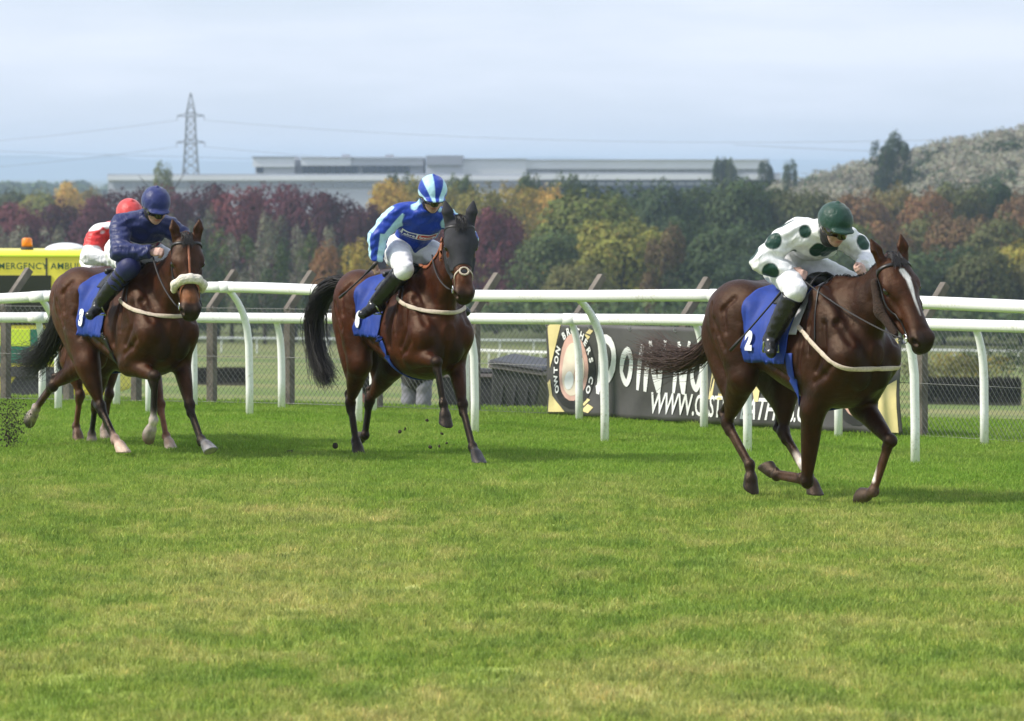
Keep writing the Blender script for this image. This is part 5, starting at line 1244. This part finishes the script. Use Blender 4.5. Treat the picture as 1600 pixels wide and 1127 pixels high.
def tan_rein(hs):
    h = hs.h; lat, upn, m1, m2, b1 = hs.neck
    ribbon(hs.f, [(.46, -.09, 1.66), m1 + upn * .17 - lat * .12, m2 + upn * .10 - lat * .12, h(.10, -.12, -.14), h(.25, -.18, -.13)], .034, .012, 'tan_rein', M_BROWN, hs.root, .006, 50)
    m = MB(); u, nn, ww = hs.J['H']; c = h(.405, .004, 0)
    m.tube([c + ww * .036 * math.cos(a) + u * .032 * math.sin(a) for a in np.linspace(0, 2 * math.pi, 15)], .008, 6); m.build('noseband_ring', M_WEB, hs.root, True)
    V, Q = Field([ell(h(.405, -.002, 0), (.026, .012, .03), rot=[u, nn, ww])]).mesh(.006); mesh_obj('noseband_disc', V, Q, M_LEATHER, hs.root, True)
    for s in (-1, 1): ribbon(hs.f, [h(.395, .0, .03 * s), h(.43, -.04, .07 * s), h(.47, -.10, .07 * s)], .014, .004, 'noseband_strap', M_WEB, hs.root, .003, 20)
tan_rein(hs2)
B2 = dict(head=(.56, -.01, 2.185), look=(16, 22), neck=(.42, 0, 2.08), pel=(.10, 0, 1.78), arch=.0, shR=(.30, -.20, 2.05), shL=(.42, .19, 2.02), elR=(.26, -.35, 1.87), haR=(.25, -.37, 1.64), elL=(.58, .30, 1.86), haL=(.72, .12, 1.72),
          hipR=(.12, -.12, 1.76), hipL=(.12, .12, 1.76), knR=(.54, -.25, 1.60), knL=(.50, .28, 1.60), anR=(.25, -.37, 1.33), anL=(.22, .36, 1.33), toR=(.27, -.49, 1.24), toL=(.34, .40, 1.25), pnR=(.3, .9, .1), pgR=(-.9, .2, -.3), hem=-.02)
BLUE, PALE = (.008, .042, .34), (.42, .68, .78)
def silk2(jk, B):
    a = []
    for s in 'RL': a += [(stripes_along(B['sh' + s], B['el' + s], 3, .6), PALE, .006), (stripes_along(B['el' + s], B['ha' + s], 3, .6), PALE, .006)]
    ax = unit(B['neck'] - B['pel']); sl = unit(B['shL'] - B['shR'])
    for s in (-1, 1):
        c = B['neck'] + sl * .098 * s; a.append((cone(c + ax * .1, c - ax * .14, .034, .034), PALE, .008))
        e = B['shR'] if s < 0 else B['shL']; a.append((cone(e + sl * .0 * s + ax * .08, e - ax * .08, .022, .022), BLUE, .008))
    return a
def cap2(hx, f, l, u):
    c = hx(0, 0, 0)
    def fn(X, Y, Z): y = (X - c[0]) * l[0] + (Y - c[1]) * l[1] + (Z - c[2]) * l[2]; z = (X - c[0]) * u[0] + (Y - c[1]) * u[1] + (Z - c[2]) * u[2]; an = np.arctan2(y, np.maximum(z + .06, .01)); return np.sin(an * 7.0 + .3) * .03
    return [(Prim(fn, (0, 0, 0), (0, 0, 0)), PALE, .01)]
jk2 = make_jockey('jockey sitting up in royal blue silks with pale blue stripes and striped cap', hs2, B2, BLUE, BLUE, silk2, cap2)
def chest_panel(jk, B, parent, at, wd, ht, base, runs, tilt=0):
    B = {k: A3(B[k]) for k in ('neck', 'pel', 'shL', 'shR')}
    """sponsor strip on the front of the silks: base panel, coloured blocks and lettering"""
    ax = unit(B['neck'] - B['pel']); sl = unit(B['shL'] - B['shR']); fr = unit(np.cross(ax, sl)); fr = fr if fr[0] > 0 else -fr
    sl = unit(sl + ax * tilt)
    def put(v, off): O = A3(at) + sl * v[:, :1] + ax * v[:, 1:2] + fr * .25; return jk.silkf.cast(O, np.tile(-fr, (len(v), 1)), off, n=120)
    def block(x0, x1, y0, y1, off, mat, nm):
        n, m = 14, 5; g = A3([[x0 + (x1 - x0) * i / (n - 1), y0 + (y1 - y0) * j / (m - 1), 0] for i in range(n) for j in range(m)])
        P = put(g, off); mesh_obj(nm, P, [(i * m + j, (i + 1) * m + j, (i + 1) * m + j + 1, i * m + j + 1) for i in range(n - 1) for j in range(m - 1)], mat, parent, True)
    block(-wd / 2, wd / 2, -ht / 2, ht / 2, .004, base, 'sponsor_panel')
    for x0, x1, mat, txt, tm in runs:
        block(x0, x1, -ht * .36, ht * .36, .007, mat, 'sponsor_block')
        if txt:
            v, f = text_mesh(txt, ht * .62, .001); k = (x1 - x0) * .86 / (v[:, 0].max() - v[:, 0].min()); v[:, 0] *= -k if False else k; v[:, 0] += (x0 + x1) / 2
            mesh_obj('sponsor_lettering', put(v, .010), f, tm, parent)
M_RED = simple('red_print', (.55, .035, .03), .6, .08); M_NAVYP = simple('navy_print', (.02, .03, .25), .6, .08)
chest_panel(jk2, B2, jk2.silk, A3(B2['pel']) * .42 + A3(B2['neck']) * .58, .30, .062, M_PRINT, [(-.14, -.03, M_NAVYP, 'ebra', M_PRINT), (-.015, .14, M_RED, 'Racecourse', M_PRINT)], -.08)
whip(hs2, (.34, -.40, 1.655), (-.32, -.42, 1.36), 0, 'black whip pointing back in the blue jockey\'s lowered hand')

# --- third horse, white noseband
H3C = dict(BAY, body=(0.0374, 0.0106, 0.0038), dark=(0.0134, 0.0054, 0.0032), leg=(0.0052, 0.0047, 0.0052), head=(0.0309, 0.0091, 0.0038), muzzle=(0.0104, 0.0073, 0.0062), RH_pastern=(.45, .30, .24), RH_hoof=(.50, .38, .30), LH_pastern=(.5, .42, .36), LH_cannon=(0.0504, 0.0216, 0.0115), RF_pastern=(.62, .55, .48), RF_hoof=(.10, .07, .05), LF_hoof=(.22, .22, .23))
j3 = dict(RH=[(-.30, -.20, .80), (-.16, -.15, .45), (.08, -.14, .20), (.30, -.14, .06)], LH=[(-.76, .10, .84), (-1.24, -.04, .58), (-1.52, -.06, .37), (-1.65, -.06, .26)],
          RF=[(.42, -.19, .82), (.79, -.15, .73), (.75, -.14, .38), (.64, -.14, .21)], LF=[(.58, .19, .86), (.81, .15, .49), (1.05, .13, .23), (1.24, .13, .14)],
          poll=(1.14, -.05, 1.855), head=(20, 64, 0), nb=(0, .02, .0), plant=('RH',), earR=(-.12, .035, .085), earL=(-.12, .035, .08))
def p3_(h, J): return [(ell(h(.46, -.05, 0), (.075, .07, .08), rot=list(J['H'])), (.20, .075, .032), .03), (ell(h(.56, -.07, 0), (.055, .07, .08), rot=list(J['H'])), (.022, .015, .013), .03), (ell(h(.19, .02, .0), (.018, .02, .008), rot=list(J['H'])), (.7, .65, .6), .008)]
hs3 = make_horse('dark brown horse with thick white fleece noseband and black legs, third at left', (-3.264, 40.6, -.05), 58, 1.04, j3, H3C, p3_,
    tail=dict(pts=[(-.92, 0, 1.42), (-1.06, .0, 1.36), (-1.20, 0, 1.05), (-1.35, -.02, .80), (-1.75, -.03, .74)], w=[.012, .04, .075, .08, .08], n=420))
bridle(hs3); breastplate(hs3, 1.38, 1.22); saddlery(hs3, '3', x0=-.31, x1=.16, zb=1.03, num_at=(-.20, 1.17), girth='black', pad=False); reins(hs3, (.70, -.12, 1.68), (.74, .08, 1.70), .03)
def fleece_noseband(hs):
    h = hs.h; u, nn, ww = hs.J['H']
    pts = [h(.37, -.115, -.085), h(.355, -.05, -.085), h(.345, .012, -.045), h(.342, .022, 0), h(.345, .012, .045), h(.355, -.05, .085), h(.37, -.115, .085)]
    F_ = Field(chain(pts, [.026, .033, .036, .037, .036, .033, .026], .02, None), 0, lambda X, Y, Z: .003 * np.sin(X * 230 + Y * 90) * np.sin(Z * 240 + Y * 150)); V, Q = F_.mesh(.006)
    mesh_obj('fleece_noseband', V, Q, M_FLEECE, hs.root, True)
    ribbon(hs.f, [h(-.03, .05, .0), h(.1, .05, .0), h(.22, .03, 0), h(.33, .02, 0)], .018, .005, 'face_strap', M_BROWN, hs.root, .004, 30)
    for s in (-1, 1): ribbon(hs.f, [h(.36, .01, .03 * s), h(.42, -.04, .08 * s), h(.47, -.10, .08 * s)], .028, .005, 'bit_lifter_strap', M_BROWN, hs.root, .004, 20)
fleece_noseband(hs3)
NAVY = (.012, .019, .095)
M_GAITER = simple('navy_gaiter', (.010, .014, .085), .6, .2, 20, bmp=.2)
B3 = dict(head=(.53, -.01, 2.07), look=(12, 24), neck=(.41, 0, 1.975), pel=(.06, 0, 1.76), arch=.05, shR=(.28, -.20, 1.95), shL=(.42, .19, 1.92), elR=(.47, -.30, 1.72), haR=(.71, -.12, 1.72), elL=(.58, .30, 1.74), haL=(.76, .09, 1.72),
          hipR=(.10, -.12, 1.72), hipL=(.10, .12, 1.72), knR=(.54, -.25, 1.60), knL=(.50, .28, 1.58), anR=(.24, -.37, 1.30), anL=(.22, .36, 1.30), toR=(.28, -.47, 1.21), toL=(.34, .40, 1.22))
jk3 = make_jockey('jockey crouching in navy blue silks and plain navy cap with red chest panel', hs3, B3, NAVY, (.013, .022, .12), None, None, sockcol=M_GAITER)
M_REDP = simple('red_panel', (.32, .012, .02), .6, .1)
chest_panel(jk3, B3, jk3.silk, A3(B3['pel']) * .48 + A3(B3['neck']) * .52, .30, .085, M_PRINT, [(-.15, .15, M_REDP, 'FORGE', M_PRINT)], .0)

# --- fourth horse, hidden behind the third
H4C = dict(BAY, body=(0.0497, 0.0162, 0.0069), leg=(0.0612, 0.0230, 0.0115), RH_cannon=(.12, .05, .026), RF_cannon=(.012, .011, .011), RF_pastern=(.02, .016, .015), RF_hoof=(.45, .36, .31), LF_cannon=(.15, .06, .035), LH_cannon=(.08, .033, .018), RH_pastern=(.09, .045, .03), LH_pastern=(.5, .42, .36), LF_hoof=(.4, .33, .28), RH_hoof=(.2, .13, .09), hoof=(.12, .08, .06))
j4 = dict(RH=[(-.40, -.20, .80), (-.30, -.15, .48), (-.43, -.14, .19), (-.36, -.14, .06)], LH=[(-.45, .20, .80), (-.36, .15, .48), (-.47, .14, .15), (-.42, .14, .05)],
          RF=[(.42, -.19, .78), (.10, -.15, .42), (-.02, -.14, .14), (-.03, -.14, .04)], LF=[(.60, .19, .80), (.93, .15, .44), (1.13, .13, .18), (1.27, .13, .06)],
          poll=(1.02, .05, 1.62), head=(5, 50, 0), nb=(0, .0, .0), plant=('LF', 'LH', 'RF'), hsize=1.0)
hs4 = make_horse('chestnut brown horse almost hidden behind the third horse, only its legs showing', (-3.573, 42.4, -.05), 65, .99, j4, H4C, None, voxel=.011,
    tail=dict(pts=[(-.92, 0, 1.42), (-1.0, .0, 1.3), (-1.04, 0, 1.0), (-1.05, -.02, .85), (-1.1, -.03, .70)], w=[.012, .03, .04, .04, .03]))
bridle(hs4); saddlery(hs4, '4', pad=False); reins(hs4, (.62, -.12, 1.68), (.64, .08, 1.68), .03)
B4 = dict(head=(.54, 0, 2.07), look=(0, 34), neck=(.40, 0, 1.99), pel=(-.06, 0, 1.74), arch=.07, shR=(.31, -.20, 1.95), shL=(.33, .20, 1.95), elR=(.40, -.32, 1.74), haR=(.62, -.12, 1.70), elL=(.42, .32, 1.74), haL=(.64, .10, 1.70),
          hipR=(-.04, -.13, 1.70), hipL=(-.04, .13, 1.70), knR=(.38, -.27, 1.56), knL=(.38, .27, 1.56), anR=(.14, -.37, 1.28), anL=(.14, .36, 1.28), toR=(.28, -.42, 1.20), toL=(.28, .40, 1.20))
REDS = (.62, .035, .035)
def silk4(jk, B):
    ax = unit(B['neck'] - B['pel']); sl = unit(B['shL'] - B['shR']); bk = unit(np.cross(sl, ax)); bk = bk if bk[2] > 0 else -bk
    m = B['pel'] * .55 + B['neck'] * .45; a = []
    for s in (-1, 1):
        a.append((cone(m + bk * .10 + sl * .02 * s, B['neck'] + sl * .15 * s + bk * .03, .04, .045), (.80, .80, .80), .01))
        e = B['shR'] if s < 0 else B['shL']; a.append((ell(e, (.09, .09, .09)), (.8, .8, .8), .01)); a.append((cone(B['elR' if s < 0 else 'elL'], B['haR' if s < 0 else 'haL'], .10, .10), (.8, .8, .8), .01))
    return a
def breech4(jk, B):
    R_ = np.random.RandomState(3); a = []
    for s in (-1, 1):
        c = B['hipR' if s < 0 else 'hipL'] + A3((-.06, .06 * s, .0))
        for i in range(7):
            p = c + R_.normal(0, .05, 3); q = p + R_.normal(0, .04, 3); a.append((cone(p, q, .012, .008), (.07, .075, .09), .008))
    return a
jk4 = make_jockey('jockey in red and white silks and red cap behind the navy jockey', hs4, B4, REDS, (.60, .06, .06), silk4, None, breech_paints=breech4, voxel=.008)
# ------------------------------------------------------------------ ambulance beyond the fence
def ambulance():
    Y = 75; xr = (172 - CX) * Y / F_PX; L_ = 6.4; gz = float(ground_z(xr - 2, Y))
    root = empty('ambulance', (xr, Y, gz), math.radians(-4)); tag(root, 'yellow ambulance with green checks parked beyond the fence at left', 'ambulance')
    root.rotation_euler.z = math.radians(-5)
    MYL = simple('ambulance_yellow', (.84, .74, .08), .35, .04, 2); MGR = simple('ambulance_green', (.02, .16, .10), .35, .06, 2); MBK = simple('black_glass', (.012, .013, .016), .12, .2, 4, spec=.7); MLM = simple('ambulance_lime', (.62, .80, .05), .35, .04, 2)
    MT = simple('tyre_rubber', (.02, .02, .02), .8, .2, 10); MO = simple('amber_lens', (.85, .24, .02), .3, .05, 10); MWt = simple('white_gelcoat', (.78, .78, .77), .4, .05, 3); MGY = simple('bumper_plastic', (.05, .05, .055), .6, .2, 6); MTX = simple('green_lettering', (.02, .09, .05), .5, .05, 5)
    H0 = 2.72
    bevel(MB().box((-L_ / 2, 1.05, .45 + (H0 - .45) / 2), (L_, 2.1, H0 - .45)).build('body', MYL, root), .09, 3)
    f = -.004
    def panel(x0, x1, z0, z1, mat, nm, y=-.006, t_=.02): return bevel(MB().box(((x0 + x1) / 2, y, (z0 + z1) / 2), (x1 - x0, t_, z1 - z0)).build(nm, mat, root), .006)
    panel(-4.6, -.93, 1.55, 2.33, MBK, 'side_window', -.008); 
    for i in range(11):
        for j in range(2): panel(-L_ + .1 + i * .56, -L_ + .1 + (i + 1) * .56 - .004, .95 + j * .27, .95 + (j + 1) * .27 - .004, (MGR, MLM)[(i + j) % 2], 'reflective_check', -.007, .016)
    panel(-L_ + .05, -.06, .74, .90, MGY, 'side_skirt', -.03, .06); panel(-L_ + .03, -.03, 2.62, 2.65, MLM, 'gutter', -.012, .03)
    panel(-1.02, -.99, .65, 2.60, MGY, 'door_seam', -.002, .012)
    v, fc = text_mesh('EMERGENCY AMBULANCE', .165, .002, 0, 1.08); k = 1.78 / (v[:, 0].max() - v[:, 0].min())
    mesh_obj('lettering', [(x * k - .95, -.022, 2.47 + y * .85) for x, y, _ in v], fc, MTX, root)
    for x in (-1.15, -4.9):
        o = MB().tube([(x, .02, .36), (x, .28, .36)], .37, 24).build('wheel', MT, root, False); MB().tube([(x, .01, .36), (x, .03, .36)], .20, 16).build('rim', MGY, o)
        MB().tube([(x, -.004, .42), (x, .02, .42)], .47, 24).build('wheel_arch', MGY, root)
    bx_ = MB().tube([(-1.38, .35, H0 - .01), (-1.38, .35, H0 + .05)], .10, 14).build('beacon', MGY, root); MB().tube([(-1.38, .35, H0 + .05), (-1.38, .35, H0 + .17), (-1.38, .35, H0 + .19)], [.085, .08, .06], 14).build('lens', MO, bx_, True)
    V, Q = Field([clipped(ell((-.85, .8, H0 - .02), (.34, .4, .13)), [((0, 0, H0 - .01), (0, 0, -1))])]).mesh(.03); mesh_obj('roof_vent', V, Q, MWt, root, True)
    V, Q = Field([clipped(ell((-.28, .8, H0 - .02), (.22, .4, .09)), [((0, 0, H0 - .01), (0, 0, -1))])]).mesh(.03); mesh_obj('roof_vent', V, Q, MWt, root, True)
    MB().tube([(-2.02, -.04, 1.72), (-2.02, -.02, 1.72)], .12, 18).build('badge', MWt, root)
ambulance()
# ------------------------------------------------------------------ spectators behind the fence
def bystander(px, Y, label, coat, trousers, rz, hgt=1.75):
    x = (px - CX) * Y / F_PX; gz = float(ground_z(x, Y)); r = empty('person', (x, Y, gz), rz); tag(r, label, 'person', 'people behind the fence'); s = hgt / 1.75
    r.scale = (s, s, s)
    leg = lambda q: [cone((0, .10 * q, .92), (.02, .11 * q, .50), .085, .062, .03, SKIN), cone((.02, .11 * q, .50), (-.02, .12 * q, .09), .06, .042, .03, SKIN), cone((-.05, .12 * q, .05), (.14, .14 * q, .04), .042, .035, .03, SKIN)]
    armp = lambda q: [cone((0, .19 * q, 1.42), (-.03, .26 * q, 1.14), .052, .042, .03, SKIN), cone((-.03, .26 * q, 1.14), (.10, .22 * q, .93), .042, .03, .03, SKIN)] + hand_prims((.135, .21 * q, .875), (.4, -.1 * q, -.75), (0, -q, 0), (1, 0, .4))
    tor = [cone((0, 0, .95), (0, 0, 1.18), .15, .14, .05, SKIN, sq=((1, 0, 0), .75)), cone((0, 0, 1.18), (0, 0, 1.42), .16, .12, .05, SKIN, sq=((1, 0, 0), .7)), cone((0, -.15, 1.43), (0, .15, 1.43), .07, .07, .05, SKIN)]
    head = [ell((.01, 0, 1.66), (.095, .075, .11), .03, SKIN), ell((.04, 0, 1.59), (.055, .05, .06), .03, SKIN), cone((.095, 0, 1.66), (.115, 0, 1.62), .011, .015, .01, SKIN), cone((0, 0, 1.45), (0, 0, 1.58), .056, .05, .03, SKIN)] + [ell((.0, .077 * q, 1.645), (.018, .01, .03), .008, SKIN) for q in (-1, 1)]
    field_obj('body', Field(tor + leg(1) + leg(-1) + armp(1) + armp(-1) + head), .012, M_SKIN, r)
    rec = lambda ps, c: [Prim(p.fn, p.lo, p.hi, p.k, c, p.op) for p in ps]
    tr = [clipped(p, [((0, 0, .08), (0, 0, -1))]) for p in rec(leg(1)[:2] + leg(-1)[:2] + tor[:1], trousers)]
    field_obj('trousers', Field(tr, .022, lambda X, Y, Z: .005 * np.sin(Z * 40 + X * 20)), .012, M_BREECH, r)
    ct = rec(tor + armp(1)[:2] + armp(-1)[:2], coat) + [cone((0, 0, 1.15), (0, 0, .86), .165, .19, .04, coat, sq=((1, 0, 0), .78))]
    field_obj('coat', Field(ct, .03, lambda X, Y, Z: .004 * np.sin(Z * 30 + Y * 25)), .014, M_BREECH, r)
    field_obj('hair', Field([clipped(ell((-.012, 0, 1.685), (.105, .088, .112), .02, (.03, .02, .012)), [((.02, 0, 1.66), (.75, 0, -.66))])]), .01, M_BREECH, r)
    for q in (-1, 1): V, Q = Field(leg(q)[2:], .012).mesh(.012); mesh_obj('shoe', V, Q, M_BOOT, r, True)
bystander(652, 55.5, 'person in grey trousers and dark coat standing behind the fence', (.016, .016, .02), (.20, .20, .225), -2.2)
bystander(572, 56.5, 'person in dark coat and pink trousers behind the hooded horse\'s hind legs', (.02, .02, .022), (.55, .26, .24), -1.2, 1.62)
# ------------------------------------------------------------------ wheelie bins
M_BIN = simple('grey_bin_plastic', (.045, .045, .05), .5, .2, 5, bmp=.1); M_BINE = simple('worn_bin_edge', (.20, .17, .17), .6, .2, 8)
def bin_(px, Y, tilt, label, rz, gz=None):
    x = (px - CX) * Y / F_PX; gz = float(ground_z(x, Y)) if gz is None else gz; r = empty('wheelie_bin', (x, Y, gz), rz); r.rotation_euler = (0, tilt, rz); tag(r, label, 'bin', 'wheelie bins')
    w0, w1, d0, d1, h = .24, .30, .26, .36, .98
    v = [(-w0, -d0, .08), (w0, -d0, .08), (w0, d0, .08), (-w0, d0, .08), (-w1, -d1, h), (w1, -d1, h), (w1, d1, h), (-w1, d1, h)]
    bevel(mesh_obj('body', v, [(3, 2, 1, 0), (4, 5, 6, 7), (0, 1, 5, 4), (1, 2, 6, 5), (2, 3, 7, 6), (3, 0, 4, 7)], M_BIN, r), .02)
    bevel(MB().box((0, 0, h - .03), (.66, .78, .05)).build('rim', M_BINE, r), .01)
    l = bevel(mesh_obj('lid', [(-.34, -.42, h), (.34, -.42, h), (.34, .40, h), (-.34, .40, h), (-.32, -.40, h + .04), (.32, -.40, h + .04), (.30, .38, h + .09), (-.30, .38, h + .09)], [(3, 2, 1, 0), (4, 5, 6, 7), (0, 1, 5, 4), (1, 2, 6, 5), (2, 3, 7, 6), (3, 0, 4, 7)], M_BIN, r), .015)
    MB().tube([(-.26, .43, h - .02), (.26, .43, h - .02)], .016, 8).build('handle', M_BIN, r, True)
    for s in (-1, 1): MB().tube([(s * .25, .27, .10), (s * .29, .27, .10)], .10, 16).build('wheel', M_BOOT, r)
    for i in (-1, 0, 1): MB().box((i * .15, -.325, .55), (.03, .03, .6)).build('rib', M_BIN, r)
bin_(806, 55.0, .13, 'dark grey wheelie bin leaning behind the chain link fence', math.radians(-18))
bin_(736, 57.0, .04, 'second dark bin half hidden by the white rail post', math.radians(85))
# ------------------------------------------------------------------ race furniture in the infield
M_BRUSH = simple('birch_brush', (.030, .026, .022), .95, .5, 14, bmp=1.0, bscale=30)
def brush_fence(px, py_top, wpx, Y, hgt, label):
    x = (px - CX) * Y / F_PX; gz = float(ground_z(x, Y)); w_ = wpx * Y / F_PX; r = empty('brush_fence', (x, Y, gz)); tag(r, label, 'brush fence', 'brush fences in the infield'); R = np.random.RandomState(px)
    MB().box((0, 0, .12), (w_, .5, .24)).build('board', M_WOOD, r)
    m = MB()
    for _ in range(900): a_, b_ = R.uniform(-w_ / 2, w_ / 2), R.uniform(-.3, .3); m.tube([(a_, b_, .1), (a_ + R.normal(0, .03), b_ + R.normal(0, .04), hgt * R.uniform(.85, 1.06))], [.03, .012], 3, cap=False)
    kind(m.build('birch', M_BRUSH, r), 'stuff'); MB().box((0, 0, .24 + (hgt - .3) / 2), (w_ * .98, .4, hgt - .3)).build('core', M_BRUSH, r)
brush_fence(345, 558, 88, 170, .62, 'dark brush fence in the field behind the left rails')
brush_fence(1520, 548, 150, 150, .85, 'wide dark brush fence in the field at far right')
brush_fence(30, 540, 130, 190, .8, 'dark brush fence under the ambulance')
def far_rail(p0, p1, n, label):
    (x0, y0), (x1, y1) = p0, p1; a_ = Vector((x0, y0, 0)); b_ = Vector((x1, y1, 0)); r = empty('far_rail'); tag(r, label, 'rail', 'far white rails'); pts = []
    for i in range(n + 1):
        p = a_.lerp(b_, i / n); gz = float(ground_z(p.x, p.y)); pts.append(Vector((p.x, p.y, gz + 1.1))); MB().tube([(p.x, p.y, gz), (p.x, p.y, gz + 1.1)], .05, 6).build('post', M_RAIL, r)
    MB().tube(pts, .07, 8).build('rail', M_RAIL, r, True)
far_rail((-34, 345), (22, 372), 22, 'thin white rail crossing the far side of the field')
far_rail((-6, 300), (8, 232), 24, 'far white rail with slanting posts curving behind the fence')
far_rail((26, 330), (48, 330), 10, 'white rail far off behind the leading horse\'s head')
# rough grass and shrubs in the infield
def shrub(px, Y, w_, h, hue, label):
    x = (px - CX) * Y / F_PX; gz = float(ground_z(x, Y)); R = np.random.RandomState(px); r = empty('shrub', (x, Y, gz)); tag(r, label, 'shrub', 'shrubs in the infield')
    v, f, c = leaf_cloud(R, 1500, [(R.uniform(-.35, .35) * w_, R.uniform(-.3, .3), h * R.uniform(.35, .7), w_ * .25, .6, h * .34) for _ in range(8)], .07); mesh_obj('foliage', v, f, LM[hue], r, False, c)
    m = MB()
    for _ in range(6): q = R.uniform(-.3, .3) * w_; m.tube([(q * .4, 0, 0), (q, R.uniform(-.2, .2), h * .7)], [.03, .01], 5)
    m.build('stem', M_BARK, r)
shrub(852, 130, 1.7, 1.25, 'orange', 'brown bush behind the left end of the banner'); shrub(830, 140, 1.5, .9, 'olive', 'low olive bush left of the banner')
shrub(1470, 190, 3.2, 1.5, 'olive', 'tawny bush behind the right end of the rails'); shrub(1560, 215, 4, 2.0, 'dark', 'dark bush at the right edge of the field'); shrub(1500, 205, 4, 1.6, 'gold', 'straw coloured scrub in front of the dark bush at right')
# ------------------------------------------------------------------ wooden wedge and white sack at the right edge
p = gpt(1606, 696) + Vector((.25, .5, 0)); gz = float(ground_z(p.x, p.y)); wd = empty('plank_wedge', (p.x, p.y, gz), .1); tag(wd, 'brown wooden plank prop at the right edge behind the rail', 'wooden prop')
v = [(-.17, -.2, 0), (.35, -.2, 0), (.35, -.2, .42), (-.17, .2, 0), (.35, .2, 0), (.35, .2, .42)]
bevel(MB().box((.08, 0, .20), (.66, .40, .045), m=Matrix.Rotation(-.72, 3, 'Y')).build('board', M_WOOD, wd), .006)
for yy in (-.15, .15): bevel(MB().box((.27, yy, .17), (.06, .06, .36)).build('leg', M_WOOD, wd), .006)
# ------------------------------------------------------------------ turf thrown up by the hooves
M_SOIL = simple('soil', (.035, .026, .016), .95, .4, 30, bmp=.6, bscale=60)
def clod(x, y, z, r, label, seed, group='flying clods of turf'):
    R = np.random.RandomState(seed); V, Q = Field([ell(R.normal(0, r * .35, 3), r * R.uniform(.5, 1, 3), r * .5) for _ in range(4)]).mesh(r * .28); o = mesh_obj('turf_clod', V, Q, M_SOIL, None, True); o.location = (x, y, z); tag(o, label, 'turf clod', group)
for i, (px, py, Y, r) in enumerate(((525, 696, 40.6, .030), (625, 675, 40.2, .022), (667, 657, 40.0, .018), (672, 699, 39.8, .018), (690, 677, 39.9, .016), (698, 692, 39.8, .014), (686, 698, 39.8, .013), (453, 711, 40.9, .045), (633, 671, 40.2, .012))):
    q = pix(px, py, Y); clod(q.x, q.y, max(q.z, .01), r * .75, 'small dark clod of turf, %s from left flying around the hooded horse\'s legs' % ORD[sorted((525, 625, 667, 672, 690, 698, 686, 633, 453)).index(px) - 1] if i != 7 else 'dark lump of turf lying on the grass left of the hooded horse', 60 + i)
def spray():
    R = np.random.RandomState(9); V, F_, o = [], [], 0; c = pix(22, 655, 41.6)
    for i in range(650):
        a_ = R.rand() ** .7; p = Vector((c.x + R.normal(-.02, .03 + .075 * a_) - .03 * a_, c.y + R.normal(0, .12), .02 + a_ * .42 + R.normal(0, .02))); r = R.uniform(.002, .010) * (1.25 - .6 * a_)
        e = [(r, 0, 0), (-r, 0, 0), (0, r, 0), (0, -r, 0), (0, 0, r * 1.3), (0, 0, -r)]; m_ = R.uniform(.6, 1.4, (6, 3)); V += [tuple(p + Vector(tuple(A3(q) * m_[j]))) for j, q in enumerate(e)]
        F_ += [(o + a, o + b, o + k) for a, b, k in ((0, 2, 4), (2, 1, 4), (1, 3, 4), (3, 0, 4), (2, 0, 5), (1, 2, 5), (3, 1, 5), (0, 3, 5))]; o += 6
    s_ = kind(mesh_obj('turf_spray', V, F_, M_SOIL), 'stuff'); s_['label'] = 'spray of soil kicked up behind the horses at far left'; s_['category'] = 'soil'
    st = []
    for i in range(260): a_ = R.rand(); p = A3((c.x + R.normal(-.02, .08), c.y + R.normal(0, .1), .02 + a_ * .40)); st.append([p, p + R.normal(0, .022, 3)])
    m = MB()
    for q in st: m.tube(q, .002, 3)
    g_ = kind(m.build('grass_spray', M_GRASSD, None), 'stuff'); g_['label'] = 'torn blades of grass in the kicked up soil'; g_['category'] = 'grass'
M_GRASSD = simple('torn_grass', (.09, .14, .03), .7, .3, 20)
spray()
# ------------------------------------------------------------------ haze in the valley air
hz = MB().box((0, 11450, 14.5), (17000, 23200, 65)).build('haze', None); kind(hz, 'stuff')
mh = bpy.data.materials.new('haze'); mh.use_nodes = True; mh.node_tree.nodes.clear()
vo = mh.node_tree.nodes.new('ShaderNodeVolumePrincipled'); vo.inputs['Color'].default_value = (.62, .77, 1, 1); vo.inputs['Density'].default_value = .00015; vo.inputs['Anisotropy'].default_value = .2
oo = mh.node_tree.nodes.new('ShaderNodeOutputMaterial'); mh.node_tree.links.new(vo.outputs[0], oo.inputs['Volume']); hz.data.materials.append(mh)
